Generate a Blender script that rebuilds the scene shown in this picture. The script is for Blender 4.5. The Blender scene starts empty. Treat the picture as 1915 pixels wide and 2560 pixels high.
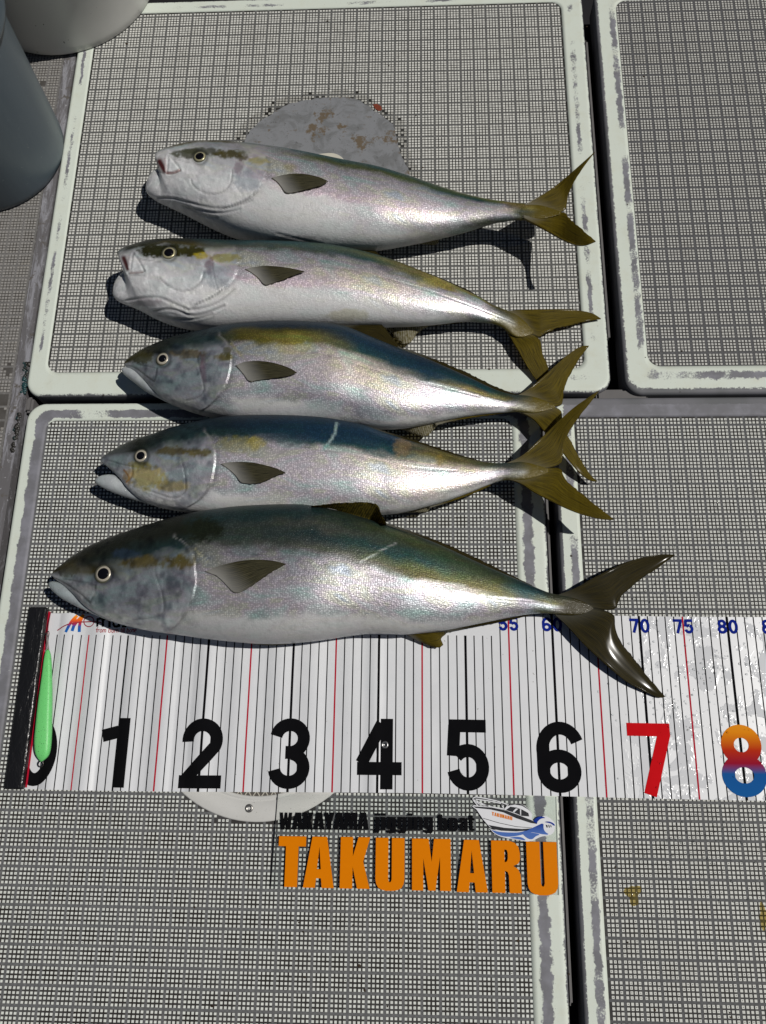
import bpy, bmesh, math, random
import numpy as np
from mathutils import Vector, Matrix
from mathutils.bvhtree import BVHTree

SC = bpy.context.scene
COL = SC.collection
random.seed(7)
rng = np.random.default_rng(7)
R_ = math.radians

# ------------------------------------------------------------------ camera
# measured from the deck lattice; world x right, y away, z up, working unit cm
CAMP = np.array([4.33, -27.83, 93.51])
RX = np.array([0.999048, 0.012148, -0.041909])     # right
RY = np.array([-0.000320, -0.958396, -0.285442])   # image down
RZ = np.array([-0.043633, 0.285184, -0.957479])    # forward
FPX, PCX, PCY = 2000.0, 957.5, 1280.0
cam = bpy.data.cameras.new('camera')
cam.sensor_fit = 'VERTICAL'; cam.sensor_height = 36.0; cam.lens = FPX/2560*36
cam.clip_start = 0.02; cam.clip_end = 200
camo = bpy.data.objects.new('camera', cam); COL.objects.link(camo)
camo.matrix_world = Matrix((
    (RX[0], -RY[0], -RZ[0], CAMP[0]*.01),
    (RX[1], -RY[1], -RZ[1], CAMP[1]*.01),
    (RX[2], -RY[2], -RZ[2], CAMP[2]*.01), (0, 0, 0, 1)))
SC.camera = camo

# ------------------------------------------------------------------ light
SUNV = Vector((0.61, 0.03, 1.0)).normalized()
w = bpy.data.worlds.new('World'); SC.world = w; w.use_nodes = True
nt = w.node_tree; bg = nt.nodes['Background']
sky = nt.nodes.new('ShaderNodeTexSky'); sky.sky_type = 'NISHITA'; sky.sun_disc = False; sky.air_density = .5; sky.dust_density = .2; sky.altitude = 0
sky.sun_elevation = math.asin(SUNV.z); sky.sun_rotation = math.atan2(SUNV.x, SUNV.y)
nt.links.new(sky.outputs[0], bg.inputs[0]); bg.inputs[1].default_value = 0.05
sl = bpy.data.lights.new('sun', 'SUN'); sl.energy = 5.0; sl.angle = R_(0.53); sl.color = (1, .965, .91)
so = bpy.data.objects.new('sun', sl); COL.objects.link(so)
so.rotation_euler = SUNV.to_track_quat('Z', 'Y').to_euler(); so.location = SUNV*5
SC.view_settings.view_transform = 'Standard'; SC.view_settings.look = 'None'
SC.view_settings.exposure = -0.68; SC.view_settings.gamma = 1
SC.view_settings.use_curve_mapping = False

# ------------------------------------------------------------------ helpers
def P(x, y, z=0.0):
    """photo measurement (1915x2560) -> point at height z, cm"""
    d = RX*((x-PCX)/FPX) + RY*((y-PCY)/FPX) + RZ
    return CAMP + d*((z-CAMP[2])/d[2])
def proj(V):
    q = V-CAMP; zz = q@RZ
    return np.stack([PCX+FPX*(q@RX)/zz, PCY+FPX*(q@RY)/zz], -1)

def tag(o, label=None, cat=None, group=None, kind=None):
    if label: o['label'] = label
    if cat: o['category'] = cat
    if group: o['group'] = group
    if kind: o['kind'] = kind
    return o
def empty(name, loc_cm=(0, 0, 0)):
    o = bpy.data.objects.new(name, None); COL.objects.link(o)
    o.location = Vector(loc_cm)*.01; o.empty_display_size = .02
    return o
def mobj(name, verts, faces, mat, parent=None, smooth=False, uv=None, attrs=None):
    """cm vertices -> one mesh object; uv per vertex; attrs {name: per vertex float or rgba}"""
    verts = np.asarray(verts, float)*.01
    off = np.zeros(3)
    if parent is not None: off = np.array(parent.location) if parent.parent is None else np.array(parent.parent.location)+np.array(parent.location)
    me = bpy.data.meshes.new(name)
    me.from_pydata((verts-off).tolist(), [], [tuple(map(int, f)) for f in faces])
    if uv is not None:
        ul = me.uv_layers.new(name='UVMap'); li = np.empty(len(me.loops), int); me.loops.foreach_get('vertex_index', li)
        ul.data.foreach_set('uv', np.asarray(uv, float)[li].ravel())
    for k, a in (attrs or {}).items():
        a = np.asarray(a, float)
        if a.ndim == 1:
            at = me.attributes.new(k, 'FLOAT', 'POINT'); at.data.foreach_set('value', a)
        else:
            at = me.attributes.new(k, 'FLOAT_COLOR', 'POINT'); at.data.foreach_set('color', a.ravel())
    if smooth: me.polygons.foreach_set('use_smooth', [True]*len(me.polygons))
    me.update()
    if mat: me.materials.append(mat)
    o = bpy.data.objects.new(name, me); COL.objects.link(o)
    if parent is not None: o.parent = parent
    return o
def gridfaces(n, m, closed=False, base=0):
    f = []
    for i in range(n-1):
        for j in range(m if closed else m-1):
            a = base+i*m+j; b = base+i*m+(j+1) % m
            f.append((a, b, b+m, a+m))
    return f
def resample(pts, n, dens=None):
    pts = np.asarray(pts, float); d = np.r_[0, np.cumsum(np.linalg.norm(np.diff(pts, axis=0), axis=1))]
    t = (np.linspace(0, 1, n) if dens is None else dens)*d[-1]
    return np.stack([np.interp(t, d, pts[:, k]) for k in range(pts.shape[1])], 1)
def smooth_poly(pts, n, dens=None, it=3):
    q = np.asarray(pts, float)
    for _ in range(it):                       # corner cutting keeps the ends
        a = q[:-1]*.75+q[1:]*.25; b = q[:-1]*.25+q[1:]*.75
        q = np.vstack([q[:1], np.stack([a, b], 1).reshape(-1, q.shape[1]), q[-1:]])
    return resample(q, n, dens)
def hash2(i, j, s):
    h = np.sin(i*127.1+j*311.7+s*74.7)*43758.5453
    return h-np.floor(h)
def vnoise(x, y, s=0):
    xi = np.floor(x); yi = np.floor(y); fx = x-xi; fy = y-yi
    fx = fx*fx*(3-2*fx); fy = fy*fy*(3-2*fy)
    return (hash2(xi, yi, s)*(1-fx)+hash2(xi+1, yi, s)*fx)*(1-fy)+(hash2(xi, yi+1, s)*(1-fx)+hash2(xi+1, yi+1, s)*fx)*fy
def fbm(x, y, s=0, o=3):
    v = 0; a = .5
    for k in range(o):
        v = v+a*vnoise(x*2**k, y*2**k, s+k*13.7); a *= .5
    return v/(1-.5**o)

# ------------------------------------------------------------------ materials
class N:
    def __init__(s, name):
        s.m = bpy.data.materials.new(name); s.m.use_nodes = True; s.t = s.m.node_tree
        s.b = s.t.nodes['Principled BSDF']; s.out = s.t.nodes['Material Output']
    def n(s, ty, **k):
        o = s.t.nodes.new(ty)
        for a, v in k.items(): setattr(o, a, v)
        return o
    def set(s, inp, v):
        if isinstance(v, bpy.types.NodeSocket): s.t.links.new(v, inp)
        elif isinstance(v, (tuple, list)) and inp.type == 'RGBA' and len(v) == 3: inp.default_value = (*v, 1)
        else: inp.default_value = v
    def p(s, **k):
        for a, v in k.items(): s.set(s.b.inputs[a.replace('_', ' ')], v)
        return s
    def math(s, op, a, b=0.0, c=None, clamp=False):
        o = s.n('ShaderNodeMath', operation=op); o.use_clamp = clamp
        s.set(o.inputs[0], a); s.set(o.inputs[1], b)
        if c is not None: s.set(o.inputs[2], c)
        return o.outputs[0]
    def mix(s, f, a, b, blend='MIX'):
        o = s.n('ShaderNodeMix', data_type='RGBA', blend_type=blend)
        s.set(o.inputs[0], f); s.set(o.inputs[6], a); s.set(o.inputs[7], b); return o.outputs[2]
    def step(s, v, lo, hi):
        o = s.n('ShaderNodeMapRange'); o.interpolation_type = 'SMOOTHSTEP'
        s.set(o.inputs[0], v); s.set(o.inputs[1], lo); s.set(o.inputs[2], hi); return o.outputs[0]
    def pos(s):
        return s.n('ShaderNodeNewGeometry').outputs['Position']
    def uv(s):
        return s.n('ShaderNodeTexCoord').outputs['UV']
    def mapv(s, v, sc):
        o = s.n('ShaderNodeMapping'); s.set(o.inputs[0], v); o.inputs[3].default_value = sc; return o.outputs[0]
    def noise(s, v, sc, det=3, rough=.55, dist=0):
        o = s.n('ShaderNodeTexNoise'); s.set(o.inputs['Vector'], v); o.inputs['Scale'].default_value = sc
        o.inputs['Detail'].default_value = det; o.inputs['Roughness'].default_value = rough; o.inputs['Distortion'].default_value = dist
        return o.outputs['Fac']
    def attr(s, nm):
        o = s.n('ShaderNodeAttribute'); o.attribute_name = nm; return o
    def sep(s, v):
        o = s.n('ShaderNodeSeparateXYZ'); s.set(o.inputs[0], v); return o.outputs
    def bump(s, h, strength=.5, dist=.001, normal=None):
        o = s.n('ShaderNodeBump'); s.set(o.inputs['Height'], h); o.inputs['Strength'].default_value = strength
        o.inputs['Distance'].default_value = dist
        if normal: s.set(o.inputs['Normal'], normal)
        return o.outputs[0]
def simple(name, col, rough=.5, metal=0, var=.12, sc=60, **k):
    n = N(name); f = n.noise(n.pos(), sc)
    n.p(Base_Color=n.mix(f, tuple(c*(1-var) for c in col), tuple(min(1, c*(1+var)) for c in col)), Roughness=rough, Metallic=metal, Specular_IOR_Level=.25)
    n.p(**k); return n.m

GRAY = (.105, .108, .115); LAV = (.235, .235, .275); WHITE = (.63, .68, .61)

def m_border(name, e_noise=.16):
    n = N(name)
    uv = n.uv(); s = n.sep(uv)
    fine = n.noise(n.pos(), 420, 4, .65); med = n.noise(n.pos(), 90, 3, .6)
    low = n.noise(n.mapv(uv, (0, .11, 1)), 1.0, 3, .6)
    str_ = n.noise(n.mapv(uv, (1.2, .35, 1)), 2.2, 3, .7)
    ac = n.math('ADD', s[0], n.math('MULTIPLY', n.math('SUBTRACT', fine, .5), .20))
    ac = n.math('ADD', ac, n.math('MULTIPLY', n.math('SUBTRACT', med, .5), e_noise))
    ac2 = n.math('ADD', s[0], n.math('MULTIPLY', n.math('SUBTRACT', str_, .5), .35))
    ac2 = n.math('ADD', ac2, n.math('MULTIPLY', n.math('SUBTRACT', fine, .5), .12))
    b0 = n.attr('b0').outputs['Fac']; b1 = n.attr('b1').outputs['Fac']; e0 = n.attr('e0').outputs['Fac']; pt = n.attr('pt').outputs['Fac']
    st = n.math('MULTIPLY', n.step(n.math('SUBTRACT', ac2, b0), -.03, .03), n.step(n.math('SUBTRACT', b1, ac2), -.03, .03))
    lowm = n.math('ADD', low, n.math('MULTIPLY', n.math('SUBTRACT', fine, .5), .25))
    st = n.math('MULTIPLY', st, n.step(n.math('SUBTRACT', lowm, pt), -.03, .05))
    ed = n.step(n.math('SUBTRACT', ac, e0), -.02, .02)
    scr = n.noise(n.mapv(n.pos(), (500, 60, 60)), 1.0, 3, .7, 1.5)
    scr2 = n.noise(n.mapv(n.pos(), (60, 420, 60)), 1.0, 3, .7, 1.5)
    keep = n.step(n.math('MAXIMUM', scr, scr2), .80, .70)
    st = n.math('MULTIPLY', st, keep)
    g = n.math('MAXIMUM', st, ed)
    gcol = n.mix(n.step(n.noise(n.pos(), 40, 3, .6), .35, .7), (.16, .16, .175), (.225, .225, .255))
    gcol = n.mix(ed, gcol, n.mix(n.step(low, .4, .6), (.125, .128, .135), (.16, .16, .175)))
    dirt = n.noise(n.pos(), 35, 4, .7); spk = n.noise(n.pos(), 700, 2, .5)
    wcol = n.mix(n.step(dirt, .45, .8), WHITE, (.60, .63, .54))
    wcol = n.mix(n.math('MULTIPLY', n.step(spk, .70, .76), .7), wcol, (.2, .2, .18))
    c = n.mix(g, wcol, gcol)
    c = n.mix(n.math('MULTIPLY', n.step(s[0], 1.05, 1.5), .75), c, (.09, .09, .095))
    n.p(Base_Color=c, Specular_IOR_Level=.25, Roughness=n.mix(g, (.42,)*3, (.6,)*3), Normal=n.bump(n.math('ADD', n.math('MULTIPLY', g, -1.0), n.math('MULTIPLY', fine, .3)), .35, .0004))
    return n.m

PITCH = 1.92
def m_base(name, ox, oy, inner=(.035, .031, .028), gap=(.095, .098, .10), gw=.075):
    """painted floor between the squares: plain paint in the wide joints, grime in the narrow ones"""
    n = N(name); s = n.sep(n.pos())
    def fr(a, o):
        q = n.math('FRACT', n.math('SUBTRACT', n.math('DIVIDE', a, PITCH*.01), o/PITCH))
        return n.math('ABSOLUTE', n.math('SUBTRACT', q, .5))
    m = n.math('MAXIMUM', fr(s[0], ox), fr(s[1], oy))
    g = n.step(m, .5-gw-.015, .5-gw+.015)
    d1 = n.noise(n.pos(), 25, 4, .65); d2 = n.noise(n.pos(), 300, 3, .6)
    gi = n.mix(n.step(d1, .35, .75), inner, tuple(c*1.1 for c in gap))
    gi = n.mix(.6, gi, inner)
    gg = n.mix(n.step(d2, .35, .75), tuple(c*.85 for c in gap), tuple(c*1.2 for c in gap))
    lt = n.step(n.noise(n.pos(), 160, 4, .7), .72, .78)
    gg = n.mix(n.math('MULTIPLY', lt, .6), gg, (.45, .46, .44))
    n.p(Base_Color=n.mix(g, gi, gg), Roughness=.55, Specular_IOR_Level=.15, Normal=n.bump(d2, .3, .0003))
    return n.m

def m_squares(name, col=(.70, .70, .655), dot=.5, stain=.35, glossy=False, worn=.25):
    """paint on the raised squares, worn through in the middle of some"""
    n = N(name); pos = n.pos(); uv = n.uv(); s = n.sep(uv)
    wv = n.n('ShaderNodeTexWhiteNoise', noise_dimensions='2D')
    sn = n.n('ShaderNodeVectorMath', operation='SNAP'); n.set(sn.inputs[0], pos); sn.inputs[1].default_value = (.0044, .0044, 1)
    n.set(wv.inputs['Vector'], sn.outputs[0]); rnd = wv.outputs['Value']
    d = n.math('MAXIMUM', n.math('ABSOLUTE', n.math('SUBTRACT', s[0], .5)), n.math('ABSOLUTE', n.math('SUBTRACT', s[1], .5)))
    zone = n.noise(pos, 7, 3, .6)
    has = n.step(n.math('ADD', rnd, n.math('MULTIPLY', zone, 1.2)), 1.35-dot*.7, 1.42-dot*.7)
    hole = n.math('MULTIPLY', n.step(d, .22, .15), has)
    st = n.noise(pos, 18, 4, .65); fine = n.noise(pos, 500, 2, .6)
    c = n.mix(n.step(rnd, 0, 1), tuple(x*.90 for x in col), tuple(min(1, x*1.06) for x in col))
    c = n.mix(n.math('MULTIPLY', n.step(st, .5, .75), stain), c, (.30, .28, .24))
    chip = n.math('MULTIPLY', n.step(fine, .62, .70), worn)
    c = n.mix(chip, c, (.16, .16, .16))
    c = n.mix(n.math('MULTIPLY', hole, .85), c, (.05, .048, .045))
    n.p(Base_Color=c, Roughness=.5, Specular_IOR_Level=.2)
    return n.m

M_SLAB = m_border('gelcoat_worn')
M_DARK = simple('gutter_dark', (.012, .012, .014), .7)
M_LEDGE = simple('gutter_grey', (.13, .125, .125), .6)

# ------------------------------------------------------------------ deck
deck = mobj('boat_deck', [(-140, -160, -6), (120, -160, -6), (120, 170, -6), (-140, 170, -6)], [(0, 1, 2, 3)], M_DARK)
tag(deck, kind='structure')

M_BLOCK = simple('light_block_dark', (.045, .06, .085), .6)  # dark tone for the added walls, keeps bounce light low
def light_block_wall(name, x0, x1, y0, y1, h):  # unseen wall added to block the bright horizon and deepen shadows
    V = [(x0, y0, -6), (x1, y0, -6), (x1, y1, -6), (x0, y1, -6), (x0, y0, h), (x1, y0, h), (x1, y1, h), (x0, y1, h)]
    o = mobj(name, V, [(4, 5, 6, 7), (0, 1, 5, 4), (1, 2, 6, 5), (2, 3, 7, 6), (3, 0, 4, 7)], M_BLOCK); tag(o, kind='structure')
light_block_wall('light_block_bulwark', 119, 126, -159, 169, 62); light_block_wall('light_block_bulwark', -146, -139, -159, 169, 75)
light_block_wall('light_block_wheelhouse', -138, 118, 160, 168, 190); light_block_wall('light_block_transom', -138, 118, -158, -150, 80)

def rrect(x0, x1, y0, y1, r, ns=40, nc=8):
    """rounded rectangle, counter-clockwise from the bottom left; fixed count so two of them loft"""
    pts = []; side = []
    def line(a, b, k):
        for i in range(ns):
            t = i/ns; pts.append((a[0]+(b[0]-a[0])*t, a[1]+(b[1]-a[1])*t)); side.append(k)
    def arc(cx, cy, a0, k):
        for i in range(nc):
            a = a0+math.pi/2*i/nc; pts.append((cx+r*math.cos(a), cy+r*math.sin(a))); side.append(k+i/nc)
    line((x0+r, y0), (x1-r, y0), 0); arc(x1-r, y0+r, -math.pi/2, 0)
    line((x1, y0+r), (x1, y1-r), 1); arc(x1-r, y1-r, 0, 1)
    line((x1-r, y1), (x0+r, y1), 2); arc(x0+r, y1-r, math.pi/2, 2)
    line((x0, y1-r), (x0, y0+r), 3); arc(x0+r, y0+r, math.pi, 3)
    return np.array(pts), np.array(side)

def hatch(name, outer, inner, ro, ri, lattice, sq, gr, mats, wear, label, zt=0.0, skip=None, hb=.05, depth=3.2, cat='hatch', near=(0, -30)):
    root = empty(name, ((outer[0]+outer[1])/2, (outer[2]+outer[3])/2, zt-depth))
    tag(root, label, cat, 'panels of the boat deck')
    po, side = rrect(*outer, ro); pi, _ = rrect(*inner, ri)
    n = len(po); cen = po.mean(0)
    al = np.r_[0, np.cumsum(np.linalg.norm(np.diff(po, axis=0), axis=1))]
    V = []; UV = []; rows = []
    def ring(t, z, ins=0, ua=None):
        q = pi*(1-t)+po*t
        if ins:
            p2, _ = rrect(outer[0]+ins, outer[1]-ins, outer[2]+ins, outer[3]-ins, max(ro-ins, .2)); q = p2
        V.extend([(x, y, z) for x, y in q]); UV.extend([(t if ua is None else ua, a) for a in al])
    ring(0, zt-hb-.05); ring(0, zt+.02)
    for t in (.15, .35, .5, .65, .8): ring(t, zt+.02)
    bev = .45
    for k in range(5):
        a = math.pi/2*k/4
        ring(1, zt+.02-bev*(1-math.cos(a)), ins=bev*(1-math.sin(a))+1e-4, ua=.86+.14*k/4)
    ring(1, zt-depth, ua=1.8)
    m = n; nr = len(V)//m
    F = gridfaces(nr, m, True)
    W_ = np.array([np.interp(side, [0, 1, 2, 3, 4], [wear[i % 4][k] for i in range(5)]) for k in range(4)])
    at = {k: np.tile(W_[i], nr) for i, k in enumerate(('b0', 'b1', 'e0', 'pt'))}
    mobj('panel_rim', V, F, mats[0], root, True, UV, at)
    # floor of the tread pad
    x0, x1, y0, y1 = inner
    zb = zt-hb
    mobj('tread_floor', [(*q, zb) for q in pi]+[(cen[0], cen[1], zb)], [(i, (i+1) % n, n) for i in range(n)], mats[1], root)
    # squares
    ox, oy = lattice
    blk = 4*sq+3*gr; o0 = (1-blk)/2
    loc = [(o0+k*(sq+gr), o0+k*(sq+gr)+sq) for k in range(4)]
    def sqv(xa, xb, ya, yb, V, F, U, jit=0):
        b = len(V); e = .004
        if jit: xa += random.uniform(-jit, jit); xb += random.uniform(-jit, jit); ya += random.uniform(-jit, jit); yb += random.uniform(-jit, jit)
        V += [(xa-e, ya-e, zb-.01), (xb+e, ya-e, zb-.01), (xb+e, yb+e, zb-.01), (xa-e, yb+e, zb-.01), (xa, ya, zt), (xb, ya, zt), (xb, yb, zt), (xa, yb, zt)]
        F += [(b+4, b+5, b+6, b+7), (b, b+1, b+5, b+4), (b+1, b+2, b+6, b+5), (b+2, b+3, b+7, b+6), (b+3, b, b+4, b+7)]
        U += [(0, 0), (1, 0), (1, 1), (0, 1)]*2
    meshes = []
    for kv in range(6):
        bv, bf, bu = [], [], []
        for a in loc:
            for b in loc: sqv(a[0]*PITCH, a[1]*PITCH, b[0]*PITCH, b[1]*PITCH, bv, bf, bu, .008)
        meshes.append(None); q = mobj('tread_block', bv, bf, mats[2], None, uv=bu); meshes[-1] = q.data; bpy.data.objects.remove(q)
    i0 = math.floor((x0-ox)/PITCH); i1 = math.ceil((x1-ox)/PITCH); j0 = math.floor((y0-oy)/PITCH); j1 = math.ceil((y1-oy)/PITCH)
    full = []; SV, SF, SU = [], [], []
    rl = root.location
    def inside(x, y):
        if x < x0+.05 or x > x1-.05 or y < y0+.05 or y > y1-.05: return False
        for cx, cy, sx, sy in ((x0+ri, y0+ri, -1, -1), (x1-ri, y0+ri, 1, -1), (x0+ri, y1-ri, -1, 1), (x1-ri, y1-ri, 1, 1)):
            if (x-cx)*sx > 0 and (y-cy)*sy > 0 and math.hypot(x-cx, y-cy) > ri: return False
        return True
    for i in range(i0, i1):
        for j in range(j0, j1):
            bx, by = ox+i*PITCH, oy+j*PITCH
            px = proj(np.array([[bx+1, by+1, zt]]))[0]
            if not (-60 < px[0] < 1980 and -60 < px[1] < 2640): continue
            corners = [(bx+a*PITCH, by+b*PITCH) for a in (o0, 1-o0) for b in (o0, 1-o0)]
            ok = all(inside(*c) for c in corners) and not (skip and any(skip(*c) for c in corners+[(bx+1, by+1)]))
            if ok: full.append((math.hypot(bx-near[0], by-near[1]), bx, by))
            else:
                for a in loc:
                    for b in loc:
                        xa, xb, ya, yb = bx+a[0]*PITCH, bx+a[1]*PITCH, by+b[0]*PITCH, by+b[1]*PITCH
                        if inside((xa+xb)/2, (ya+yb)/2) and not (skip and skip((xa+xb)/2, (ya+yb)/2)):
                            sqv(max(xa, x0), min(xb, x1), max(ya, y0), min(yb, y1), SV, SF, SU, .008)
    full.sort()
    for k, (d, bx, by) in enumerate(full):
        if k < 300:
            o = bpy.data.objects.new('tread_block', meshes[random.randrange(6)]); COL.objects.link(o)
            o.parent = root; o.location = (bx*.01-rl.x, by*.01-rl.y, -rl.z)
        else:
            for a in loc:
                for b in loc: sqv(bx+a[0]*PITCH, bx+a[1]*PITCH, by+b[0]*PITCH, by+b[1]*PITCH, SV, SF, SU, .008)
    if SV:
        o = mobj('tread_squares', SV, SF, mats[2], root, uv=SU); tag(o, kind='stuff')
    return root

LX = lambda a: (a-17.5)*PITCH
LY = lambda b: (38.9-b)*PITCH
PATCH = [(607, 392), (607, 381), (610, 351), (623, 330), (648, 306), (681, 285), (711, 263), (753, 253), (802, 245), (856, 242), (892, 247), (916, 262), (950, 288), (983, 309), (990, 333), (995, 363), (1013, 408), (1022, 424), (1025, 457), (1000, 500), (900, 520), (760, 510), (650, 470)]
PATCHW = [tuple(P(*q)[:2]) for q in PATCH]
def inpoly(x, y, poly):
    c = False; n = len(poly)
    for i in range(n):
        xa, ya = poly[i]; xb, yb = poly[i-1]
        if (ya > y) != (yb > y) and x < (xb-xa)*(y-ya)/(yb-ya)+xa: c = not c
    return c
DRC = np.array([-13.6, -22.2]); DRR = 13.4
_pc = np.array(PATCHW).mean(0)
PATCHO = [tuple(_pc+(np.array(q)-_pc)*1.12+.3*np.sign(np.array(q)-_pc)) for q in PATCHW]
def skipA(x, y): return inpoly(x, y, PATCHO)
def worn_ring(root, mat):
    V, F, U = [], [], []; sq, gr = .150, .076; o0 = (1-(4*sq+3*gr))/2
    for i in range(-2, 24):
        for j in range(-22, 0):
            for a in range(4):
                for b in range(4):
                    x = LA[0]+(i+o0+a*(sq+gr))*PITCH; y = LA[1]+(j+o0+b*(sq+gr))*PITCH; h = sq*PITCH
                    if not inpoly(x+h/2, y+h/2, PATCHO) or inpoly(x+h/2, y+h/2, PATCHW): continue
                    if random.random() < .10: continue
                    c = len(V); V += [(x, y, -.06), (x+h, y, -.06), (x+h, y+h, -.06), (x, y+h, -.06), (x, y, 0), (x+h, y, 0), (x+h, y+h, 0), (x, y+h, 0)]
                    F += [(c+4, c+5, c+6, c+7), (c, c+1, c+5, c+4), (c+1, c+2, c+6, c+5), (c+2, c+3, c+7, c+6), (c+3, c, c+4, c+7)]; U += [(0, 0), (1, 0), (1, 1), (0, 1)]*2
    o = mobj('worn_squares', V, F, mat, root, uv=U); tag(o, kind='stuff')
def skipC(x, y):
    d = math.hypot(x-DRC[0], y-DRC[1])
    if d < DRR+.15: return True
    n1 = float(fbm(np.array(x*.55), np.array(y*.55), 3))
    if d < DRR+5 and x < -18 and n1 > .70: return True
    return False

LA = (LX(0), LY(0)); LC = (LX(-2.042), LY(66.006)); LB = (LX(35.949), LY(25.857)); LD = (LX(31.756), LY(33.027)); LE = (LX(-9.079), LY(18.331))
mA = (M_SLAB, m_base('tread_paint_a', *LA, inner=(.022, .021, .019), gap=(.115, .116, .113)), m_squares('square_paint_a', (.66, .66, .62), dot=-.05, stain=.25))
mB = (M_SLAB, m_base('tread_paint_b', *LB, inner=(.055, .053, .052), gap=(.095, .096, .10)), m_squares('square_paint_b', (.60, .60, .565), dot=.55, stain=.3))
mC = (M_SLAB, m_base('tread_paint_c', *LC, inner=(.030, .027, .025), gap=(.128, .13, .133)), m_squares('square_paint_c', (.67, .69, .65), dot=-.35, stain=.12))
mD = (M_SLAB, m_base('tread_paint_d', *LD, inner=(.028, .026, .025), gap=(.095, .097, .10)), m_squares('square_paint_d', (.64, .65, .61), dot=.25, stain=.3))
def m_old():
    n = N('old_deck_paint'); a = n.noise(n.mapv(n.pos(), (90, 14, 40)), 1, 5, .75, .6); b = n.noise(n.pos(), 160, 4, .7); c = n.mix(n.step(a, .45, .6), (.12, .115, .12), (.26, .26, .285))
    c = n.mix(n.step(b, .60, .68), c, (.34, .34, .36)); c = n.mix(n.step(n.noise(n.pos(), 55, 4, .7), .58, .68), c, (.10, .09, .08)); n.p(Base_Color=c, Roughness=.6, Normal=n.bump(b, .3, .0004)); return n.m
mE = (m_old(), m_base('tread_paint_e', *LE, inner=(.06, .055, .05), gap=(.16, .155, .15)), m_squares('square_paint_e', (.30, .29, .275), dot=.1, stain=.6, worn=.5))
# wear per side (bottom, right, top, left): streak start, streak end, grey edge start, patchiness threshold
hA = hatch('deck_hatch', (-46.9, 28.8, 15.8, 81.6), (-44.4, 25.6, 19.1, 79.3), 2.2, 1.6, LA, .156, .070, mA,
      [(.3, .5, .92, .62), (.32, .50, .93, .50), (.3, .5, .9, .55), (.42, .58, 1.3, .50)],
      'large square deck hatch under the upper three fish, white rim, patched tread', skip=skipA, near=(0, 40))
hatch('deck_hatch', (30.5, 75, 15.5, 81.6), (33.6, 72, 19.3, 79.2), 2.2, 1.6, LB, .132, .088, mB,
      [(.2, .46, .80, .44), (.2, .5, .9, .4), (.3, .5, .9, .5), (.08, .34, .84, .46)],
      'deck hatch at upper right beyond the dark gutter, empty, worn white rim', near=(40, 20))
hatch('deck_hatch', (-46.2, 19.8, -80, 14.8), (-43.4, 16.1, -78, 12.3), 2.4, 1.2, LC, .134, .100, mC,
      [(.3, .5, .9, .5), (.24, .56, .92, .38), (.15, .58, .95, .40), (-.1, .50, 1.2, .25)],
      'lower left deck hatch carrying the ruler sheet and the orange lettered sign', skip=skipC, near=(-12, -45))
hatch('deck_hatch', (21.2, 75, -80, 15.1), (23.8, 72, -78, 12.4), 1.6, .4, LD, .146, .086, mD,
      [(.3, .5, .9, .5), (.3, .5, .9, .5), (-.3, .72, .62, .1), (.18, .48, .84, .45)],
      'lower right deck panel with yellow slime spots beside the dark gutter', near=(34, -40))
worn_ring(hA, m_squares('square_paint_worn', (.58, .575, .53), dot=1.6, stain=.4, worn=.5))
# side deck on the left, lower than the hatches
SD = empty('side_deck', (-60, 0, -3)); tag(SD, kind='structure')
def side_deck():
    x0, x1, y0, y1 = -120, -47.25, -90, 100
    mobj('side_deck_panel', [(x0, y0, -.5), (x1, y0, -.5), (x1, y1, -.5), (x0, y1, -.5), (x1, y0, -5), (x1, y1, -5)], [(0, 1, 2, 3), (1, 4, 5, 2)], mE[0], SD)
    blocks = []
    V, F, U = [], [], []
    sq, gr = .16, .07; o0 = (1-(4*sq+3*gr))/2
    xs = -48.9
    mobj('tread_floor', [(-75, -60, -.49), (xs, -60, -.49), (xs, 74, -.49), (-75, 74, -.49)], [(0, 1, 2, 3)], mE[1], SD)
    for i in range(-12, 3):
        for j in range(-45, 20):
            bx, by = LE[0]+i*PITCH, LE[1]+j*PITCH
            px = proj(np.array([[bx+1, by+1, 0]]))[0]
            if px[0] < -80 or not -40 < px[1] < 2600: continue
            for a in range(4):
                for b in range(4):
                    xa = bx+(o0+a*(sq+gr))*PITCH; ya = by+(o0+b*(sq+gr))*PITCH
                    if xa+sq*PITCH > xs: continue
                    n1 = float(fbm(np.array(xa*.3), np.array(ya*.3), 5))
                    if n1 > .74 or (ya < 14 and n1 > .60) : continue
                    c = len(V); xb, yb = xa+sq*PITCH, ya+sq*PITCH
                    V += [(xa, ya, -.495), (xb, ya, -.495), (xb, yb, -.495), (xa, yb, -.495), (xa, ya, -.43), (xb, ya, -.43), (xb, yb, -.43), (xa, yb, -.43)]
                    F += [(c+4, c+5, c+6, c+7), (c, c+1, c+5, c+4), (c+1, c+2, c+6, c+5), (c+2, c+3, c+7, c+6), (c+3, c, c+4, c+7)]
                    U += [(0, 0), (1, 0), (1, 1), (0, 1)]*2
    o = mobj('tread_squares', V, F, mE[2], SD, uv=U); tag(o, kind='stuff')
side_deck()
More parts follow.
